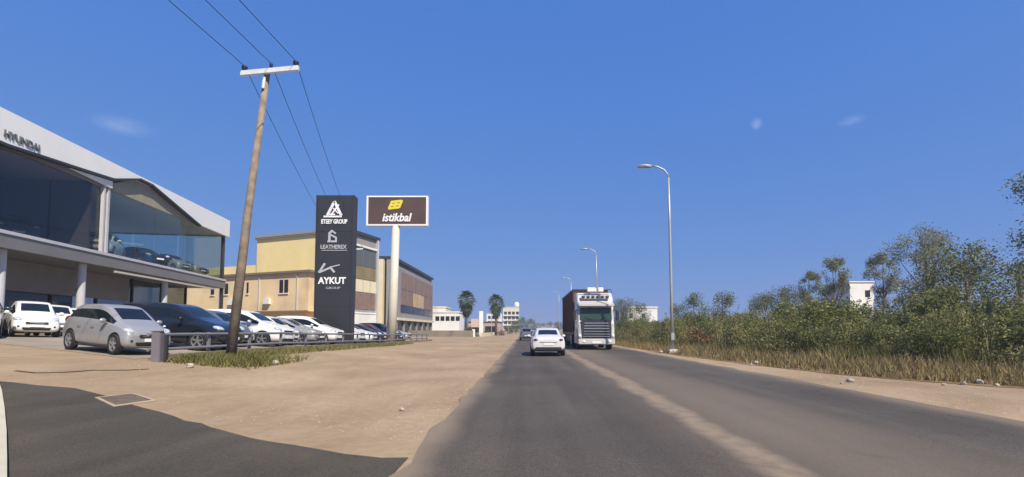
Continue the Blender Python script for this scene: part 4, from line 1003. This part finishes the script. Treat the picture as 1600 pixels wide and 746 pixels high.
ORD = ['nearest the right edge', 'second from the right edge', 'third from the right edge', 'fourth from the right edge', 'fifth from the right edge', 'third from the near street lamp', 'second from the near street lamp', 'nearest the near street lamp']
for wi_, (px, d) in enumerate(WPOS):
    o = wd if first_w else copy_tree(wd); first_w = False; p = at(px, 516, d); o.location = (p.x, p.y, -.02); o.rotation_euler = (0, 0, px * .7); o.scale = (1, 1, random.uniform(.75, 1.25))
    tag(o, 'pale tufted weed stalks before the thicket, ' + ORD[wi_], 'weed', 'pale weed stalks in front of the thicket')
# dry grass: nobody could count it
def grass(name, pts, h, m, wid=.035, lean=.3, seed=5):
    r = np.random.default_rng(seed); n = len(pts); H = h * r.uniform(.5, 1.3, n) * (pts[:, 3] if pts.shape[1] > 3 else 1); P = pts[:, :3]
    a = r.uniform(0, 6.28, n); d = np.stack([np.cos(a), np.sin(a), np.zeros(n)], 1) * wid * .5; tip = np.stack([r.normal(0, lean, n) * H, r.normal(0, lean, n) * H, H], 1)
    V = np.stack([P - d, P + d, P + tip * .55 + d * .7, P + tip], 1).reshape(-1, 3)
    o = bpy.data.objects.new(name, np_mesh(name, V, np.arange(n * 4).reshape(n, 4), m)); link(o); tag(o, kind='stuff'); return o
n = 52000; yy = 10 + 110 * rng.uniform(0, 1, n) ** 2.1
ex = np.array([edge_x(v) for v in yy]); sx = np.interp(yy, [6, 10.6, 12.2, 14.7, 19, 25, 40, 150], [16, 11.6, 10.3, 9.2, 8.5, 7.95, 7.75, 7.7])
u = rng.uniform(0, 1, n); xx = sx + .05 + (ex + 3.0 - sx) * u ** 1.15
# thin out near the edge of the shoulder in an uneven line
keep = (xx - sx) > (.18 + .35 * (np.sin(yy * 1.7) + np.sin(yy * .63 + 1)) * .5 + .3 * rng.uniform(0, 1, n) ** 2)
xx, yy, sx = xx[keep], yy[keep], sx[keep]; hh = np.clip(.35 + .5 * (xx - sx), .35, 1.35)
gd = grass('dry_grass', np.stack([xx, yy, np.zeros(len(xx)), hh * (.45 + .75 * np.clip(.5 + .5 * np.sin(xx * 2.1 + 1.3 * np.sin(yy * .9)) * np.sin(yy * 1.3 + xx), 0, 1))], 1), .37, L_grass, .045, .32, 6); tag(gd, 'dry brown grass along the edge of the thicket', 'grass')
n = 16000; yy2 = 10 + 90 * rng.uniform(0, 1, n) ** 2; ex2 = np.array([edge_x(v) for v in yy2]); pt = np.sin(yy2 * .8) + np.sin(yy2 * 2.3 + 2) * .6
xx2 = ex2 + rng.normal(-.9, .7, n); kp = (pt + rng.normal(0, .5, n) > -.1) & (xx2 > np.interp(yy2, [6, 10.6, 12.2, 14.7, 19, 25, 40, 150], [16, 11.6, 10.3, 9.2, 8.5, 7.95, 7.75, 7.7]) + .4)
gw = grass('green_weeds', np.stack([xx2[kp], yy2[kp], np.zeros(kp.sum()), np.ones(kp.sum())], 1), .75, leafmat('weed_blade', (.045, .055, .014), (.17, .165, .05), .3), .04, .4, 16); tag(gw, 'patchy green weeds growing through the dry grass before the thicket', 'weeds')
n = 9000; k = rng.integers(0, 2, n)
xx = np.where(k == 0, rng.normal(-9.0, .85, n), rng.uniform(-10.2, -9.2, n)); yy = np.where(k == 0, 15.0 + rng.normal(0, 1.0, n) , 14 + 26 * rng.uniform(0, 1, n) ** 1.6)
keep = (xx < -7.6 - .03 * (yy - 14)) & (xx > -10.15) & (yy > 13.2); xx, yy = xx[keep], yy[keep]
zz = np.array([zt(a, b) for a, b in zip(xx, yy)])
gg = grass('weedy_grass', np.stack([xx, yy, zz], 1), .20, L_green, .035, .5, 8); tag(gg, 'olive green weeds around the foot of the utility pole and along the railing', 'grass')
mo = bmesh.new()
def gravel(name, pts, s, m, seed, lab):
    r = np.random.default_rng(seed); n = len(pts); T = np.array([(1, 0, -.3), (-.5, .87, -.3), (-.5, -.87, -.3), (0, 0, .7)]); S = (s * r.uniform(.4, 1.4, n))[:, None, None]
    a = r.uniform(0, 6.28, n); c_, q = np.cos(a), np.sin(a); M = np.zeros((n, 3, 3)); M[:, 0, 0] = c_; M[:, 0, 1] = -q; M[:, 1, 0] = q; M[:, 1, 1] = c_; M[:, 2, 2] = r.uniform(.4, .9, n)
    V = (np.einsum('nij,kj->nki', M, T) * S + pts[:, None, :]).reshape(-1, 3); Fq = (np.arange(n)[:, None, None] * 4 + np.array([(0, 1, 3), (1, 2, 3), (2, 0, 3)])[None]).reshape(-1, 3)
    o = bpy.data.objects.new(name, np_mesh(name, V, Fq, m)); link(o); tag(o, lab, 'gravel', kind='stuff')
n = 5200; k = rng.uniform(0, 1, n) < .7
gx_ = np.where(k, -1.3 - 9 * rng.uniform(0, 1, n) ** 1.8, rng.uniform(7.25, 9.5, n)); gy_ = 4.5 + 26 * rng.uniform(0, 1, n) ** 1.5
kp = ~(k & (gy_ < 5.4 + .48 * (-gx_ - 1.2) + .25)); gx_, gy_ = gx_[kp], gy_[kp]
gravel('gravel', np.stack([gx_, gy_, np.array([zt(a, b) + .004 for a, b in zip(gx_, gy_)])], 1), .017, mat('gravel_stone', (.36, .29, .21), .9, 0, .3, 3), 61, 'fine loose gravel on the sandy verges')
# stones and scraps on the right shoulder
M_stone2 = mat('pale_stone', (.40, .36, .29), .9, 0, .2, 5)
def stone(px, py, s, label, g='pale stones on the right verge', left=False):
    p = on(px, py); b = MB(); b.ball((0, 0, s * .25), (s * .5, s * .4, s * .3), seg=9, rings=6); r = random.Random(px)
    b.v = [(x * (1 + r.uniform(-.18, .18)), y * (1 + r.uniform(-.18, .18)), z * (1 + r.uniform(-.18, .18))) for x, y, z in b.v]
    o = b.build('stone', M_stone2); o.location = p; o.rotation_euler = (0, 0, px); tag(o, label, 'stone', g)
for px, py, s in ((1325, 597, .18), (1312, 600, .10), (1180, 569, .22), (1500, 601, .15), (1526, 600, .20), (1470, 602, .10), (1552, 603, .12), (1172, 571, .12), (1032, 552, .28)):
    stone(px, py, s, 'small pale stone where the sandy shoulder meets the dry grass')
for px, py, s in ((630, 641, .10), (432, 570, .26), (448, 566, .2), (300, 575, .22)):
    stone(px, py, s, 'small pale stone on the sandy verge left of the road', 'pale stones on the left verge')

# ------------------------------------------------------------------ far left side: low houses, palms, pylon, trees
def house(name, label, cat, x, y, w, d, h, m, wins, group=None, roofm=None, parapet=.3, rz=0):
    r_ = empty(name, (x, y, 0), rz, label, cat, group)
    b = MB(); b.box(-w / 2, w / 2, 0, d, -.2, h); b.build('wall', m, r_)
    b = MB(); b.box(-w / 2 - .15, w / 2 + .15, -.15, d + .15, h, h + parapet); b.build('roof', roofm or m, r_)
    for (x0, x1, z0, z1) in wins:
        b = MB(); b.box(x0, x1, -.06, -.003, z0, z1); b.build('window', M_win, r_)
    return r_
h1 = house('white_house', 'white flat-roofed annexe with a row of dark windows beyond the brown office block', 'building', -19.6, 118, 6.6, 9, 5.6, M_wht, [(-2.5 + k * 1.25, -1.55 + k * 1.25, 3.6, 4.7) for k in range(5)], rz=0)
h2 = house('white_house', 'cream taller house just behind the white annexe', 'building', -25, 126, 8, 9, 7.2, mat('cream_wall', (.66, .60, .48), .85, 0, .08, .5), [(-1, 0, 4.5, 5.6)])
h3 = house('low_shop', 'low dark-roofed shop between the two palm trees', 'building', -11.5, 135, 9, 8, 3.4, mat('tan_wall', (.42, .32, .25), .85, 0, .1, .5), [(-3.5, -1, .6, 2.4), (0.2, 3.2, .6, 2.4)], roofm=mat('dark_roof', (.06, .045, .04), .8))
M_rf = mat('balcony_shade', (.10, .10, .10), .8)
ap = house('apartment_block', 'pale apartment block with balconies and a round white water tank, far down the road', 'building', -9.0, 300, 10, 14, 15.5, mat('pale_wall', (.62, .58, .46), .85, 0, .08, .2), [(-4.4 + a * 2.5, -2.6 + a * 2.5, 2 + f * 3, 3.8 + f * 3) for a in range(4) for f in range(4)])
b = MB(); b.ball((3.4, 4, 17.2), (1.7, 1.7, 2.0)); b.build('water_tank', M_let, ap, smooth=True)
for f in range(4):
    b = MB(); b.box(-5, 5, -1.2, -.07, 1.2 + f * 3, 1.45 + f * 3); b.build('balcony', M_wht, ap)
ap2 = house('apartment_block', 'stepped white apartment block left of the one with the round tank', 'building', -19, 290, 9, 12, 11, M_wht, [(-3.6 + a * 2.4, -2.0 + a * 2.4, 2 + f * 3, 3.8 + f * 3) for a in range(3) for f in range(3)])
hz = house('white_house', 'small white two-storey house seen above the thicket between two slim trees', 'house', 50.6, 72, 3.6, 6, 8.5, M_wht, [(.5, 1.2, 6.3, 7.3)], parapet=.15)
hz2 = house('long_white_building', 'long low white building above the thicket left of the near street lamp', 'building', 36.5, 150, 9.5, 10, 8.2, M_wht, [(-4, -3, 5, 6.5), (0, 1, 5, 6.5)], parapet=.5)
hz3 = house('distant_building', 'pale warehouse on the skyline straight ahead, above the white saloon', 'building', 14, 420, 22, 14, 6, mat('bluish_wall', (.55, .58, .62), .8), [(-8, 8, 1, 3)], rz=0)
# walls along the left verge further on
w1 = empty('boundary_wall', (0, 0, 0), 0, 'low grey olive wall closing the lot beyond the parked cars', 'wall')
M_wall = mat('olive_grey_wall', (.21, .18, .14), .9, 0, .15, .8)
b = MB()
b.box(-13.5, -9.6, 88, 88.3, -.1, 1.25); b.box(-22, -13.5, 84, 84.3, -.1, 1.25); b.box(-13.6, -13.4, 84.3, 88, -.1, 1.25); b.build('wall_panel', M_wall, w1)
b = MB(); b.box(-9.8, -9.3, 88.35, 88.75, -.1, 1.5); b.build('pier', M_wht, w1)
w2 = MB(); w2.box(-8.6, -8.2, 92, 165, -.1, .75); w2o = w2.build('pale_boundary_wall', mat('cream_wall2', (.60, .50, .36), .9, 0, .1, .7)); tag(w2o, 'low cream wall running beside the left verge towards the palms', 'wall')
# pylon sign
py_ = empty('pylon_sign', (-9.0, 98, 0), 0, 'thin white pylon with a pinkish board on its left, in front of the palms', 'sign')
b = MB(); b.box(-.45, .35, 0, .4, 0, 5.2); b.build('pylon', M_wht, py_)
b = MB(); b.box(-2.1, -.5, .05, .3, 1.9, 3.6); b.build('board', mat('pink_board', (.55, .42, .36), .7), py_)
# palms
def make_palm(h, R_, seed):
    r = np.random.default_rng(seed); root = empty('palm_tree', (0, 0, 0)); b = MB()
    b.tube([(0, 0, -.1), (.1, 0, h * .4), (.05, 0, h - R_ * .9)], [.32, .26, .22], 10); b.build('trunk', M_bark, root, smooth=True)
    Vs = []; top_ = h - R_ * .75
    for k in range(84):
        f = k / 84; el = R(80) - R(170) * f ** .8; az = k * 2.39996 + r.uniform(-.3, .3); L = R_ * r.uniform(.75, 1.12) * (1 - .35 * f * f)
        base = np.array([.05, 0, top_ - 2.2 * f * f]); D = np.array([math.cos(az) * math.cos(el), math.sin(az) * math.cos(el), math.sin(el)])
        side = np.cross(D, [0, 0, 1.0]); side /= np.linalg.norm(side) + 1e-6; hub = base + D * L * .5; upv = np.cross(side, D)
        Vs.append([base - side * .03, base + side * .03, hub + side * .02, hub - side * .02])
        for j in range(9):
            t = R(-70 + 140 * j / 8); q = D * math.cos(t) + side * math.sin(t); tip = hub + q * L * r.uniform(.45, .62) - np.array([0, 0, .22 * R_ * r.uniform(.5, 1.5)]); m_ = hub + q * L * .26
            p_ = np.cross(q, upv) * .045 * R_ + upv * .02
            Vs.append([hub, m_ + p_, tip, m_ - p_])
    V = np.array(Vs).reshape(-1, 3); o = bpy.data.objects.new('crown', np_mesh('crown', V, np.arange(len(V)).reshape(-1, 4), L_palm)); link(o, root); return root
pm = make_palm(9.6, 2.35, 51)
tplace(pm, 728, 0, 101, 'left one of the two fan palms beyond the white annexe', 1.0, 0, g='fan palms on the left verge')
tplace(pm, 775, 0, 116, 'right one of the two fan palms, beside the white pylon', 1.04, 1.2, True, g='fan palms on the left verge')
GF = 'garden shrubs and trees on the far left verge'
for px, d, s, k, lab in ((735, 100, .85, 2, 'dark shrub at the foot of the left palm'), (760, 124, 1.0, 5, 'purplish brown shrub left of the right palm'), (782, 118, 1.1, 5, 'brown dry shrub right of the right palm'), (795, 150, 1.1, 2, 'dark shrub left of the far rounded trees'), (745, 92, .5, 4, 'low olive shrub beside the white pylon')):
    p = at(px, 516, d); place_bush(k, p.x, d, s, 1.0, lab, GF)
tplace(tree, 818, 0, 190, 'rounded dark tree where the road meets the skyline', .98, 2, True, g=GF)
tplace(tree, 828, 0, 205, 'second rounded dark tree at the end of the road, right of the first', .95, 5, True, g=GF)
tplace(tree, 806, 0, 175, 'dark tree in front of the pale apartment block', .72, 1, True, g=GF)
GB = 'trees closing the view at the far bend'
for i_, (px, d, s) in enumerate(((840, 330, .95), (850, 300, .85), (861, 310, 1.0), (872, 280, .95), (884, 300, 1.0))):
    p = at(px, 516, d); o = copy_tree(tree); o.location = (p.x, d, 0); o.rotation_euler = (0, 0, i_); o.scale = (s * 1.3, s * 1.3, s); tag(o, 'dark tree at the far bend, low on the skyline', 'tree', GB)
# far poles on the left verge
for i_, (px, d, lab) in enumerate(((768, 104, 'thin steel pole left of the right palm'), (795, 140, 'thin steel pole right of the right palm'))):
    p = at(px, 516, d); b = MB(); b.tube([(0, 0, 0), (0, 0, 4.5)], .07, 8); o = b.build('steel_pole', M_lampp); o.location = (p.x, d, 0); tag(o, lab, 'pole', 'thin poles on the left verge')
# number the low bushes one can count at the front of the thicket
def number(prefix, landmark, groupname):
    L = sorted([o for o in bpy.data.objects if o.get('label') == prefix], key=lambda o: o.location.y)
    words = ['nearest', 'second', 'third', 'fourth', 'fifth', 'sixth', 'seventh', 'eighth', 'ninth', 'tenth', 'eleventh', 'twelfth', 'thirteenth', 'fourteenth', 'fifteenth', 'sixteenth']
    for i, o in enumerate(L[:16]): o['label'] = prefix + ', ' + words[i] + ' ' + landmark
ONES = 'zeroth first second third fourth fifth sixth seventh eighth ninth tenth eleventh twelfth thirteenth fourteenth fifteenth sixteenth seventeenth eighteenth nineteenth'.split()
def ordinal(n):
    if n < 20: return ONES[n]
    t = {2: 'twent', 3: 'thirt', 4: 'fort', 5: 'fift', 6: 'sixt', 7: 'sevent'}[n // 10]
    return t + ('ieth' if n % 10 == 0 else 'y-' + ONES[n % 10])
RANK = ['front', 'second', 'third', 'fourth', 'rearmost']; ranks = {}
for o in bpy.data.objects:
    if o.get('group', '').startswith('bushes of the roadside thicket'):
        off = o.location.x - edge_x(o.location.y); k = min(range(5), key=lambda i: abs(off - (-.2, 2.0, 5.0, 8.8, 13.2)[i])); ranks.setdefault(k, []).append(o)
for k, L in ranks.items():
    for i, o in enumerate(sorted(L, key=lambda o: math.atan2(o.location.y, o.location.x))):
        kind = o['label'].split(' bush')[0]; o['label'] = kind + ' bush in the ' + RANK[k] + ' rank of the thicket, ' + ordinal(i + 1) + ' from the right edge'
number('small pale stone where the sandy shoulder meets the dry grass', 'from the right edge', '')
number('small pale stone on the sandy verge left of the road', 'counting from the camera', '')
number('dark tree at the far bend, low on the skyline', 'in distance', '')

# ------------------------------------------------------------------ air
hz_ = bpy.data.materials.new('haze'); hz_.use_nodes = True; n_ = hz_.node_tree; n_.nodes.remove(n_.nodes['Principled BSDF'])
pv = n_.nodes.new('ShaderNodeVolumePrincipled'); pv.inputs['Density'].default_value = .0009; pv.inputs['Color'].default_value = (.78, .88, 1, 1); pv.inputs['Anisotropy'].default_value = .2
n_.links.new(pv.outputs[0], n_.nodes['Material Output'].inputs['Volume'])
b = MB(); b.box(-5600, 5600, -5600, 7400, -3, 20); ho = b.build('haze', hz_); tag(ho, kind='stuff')
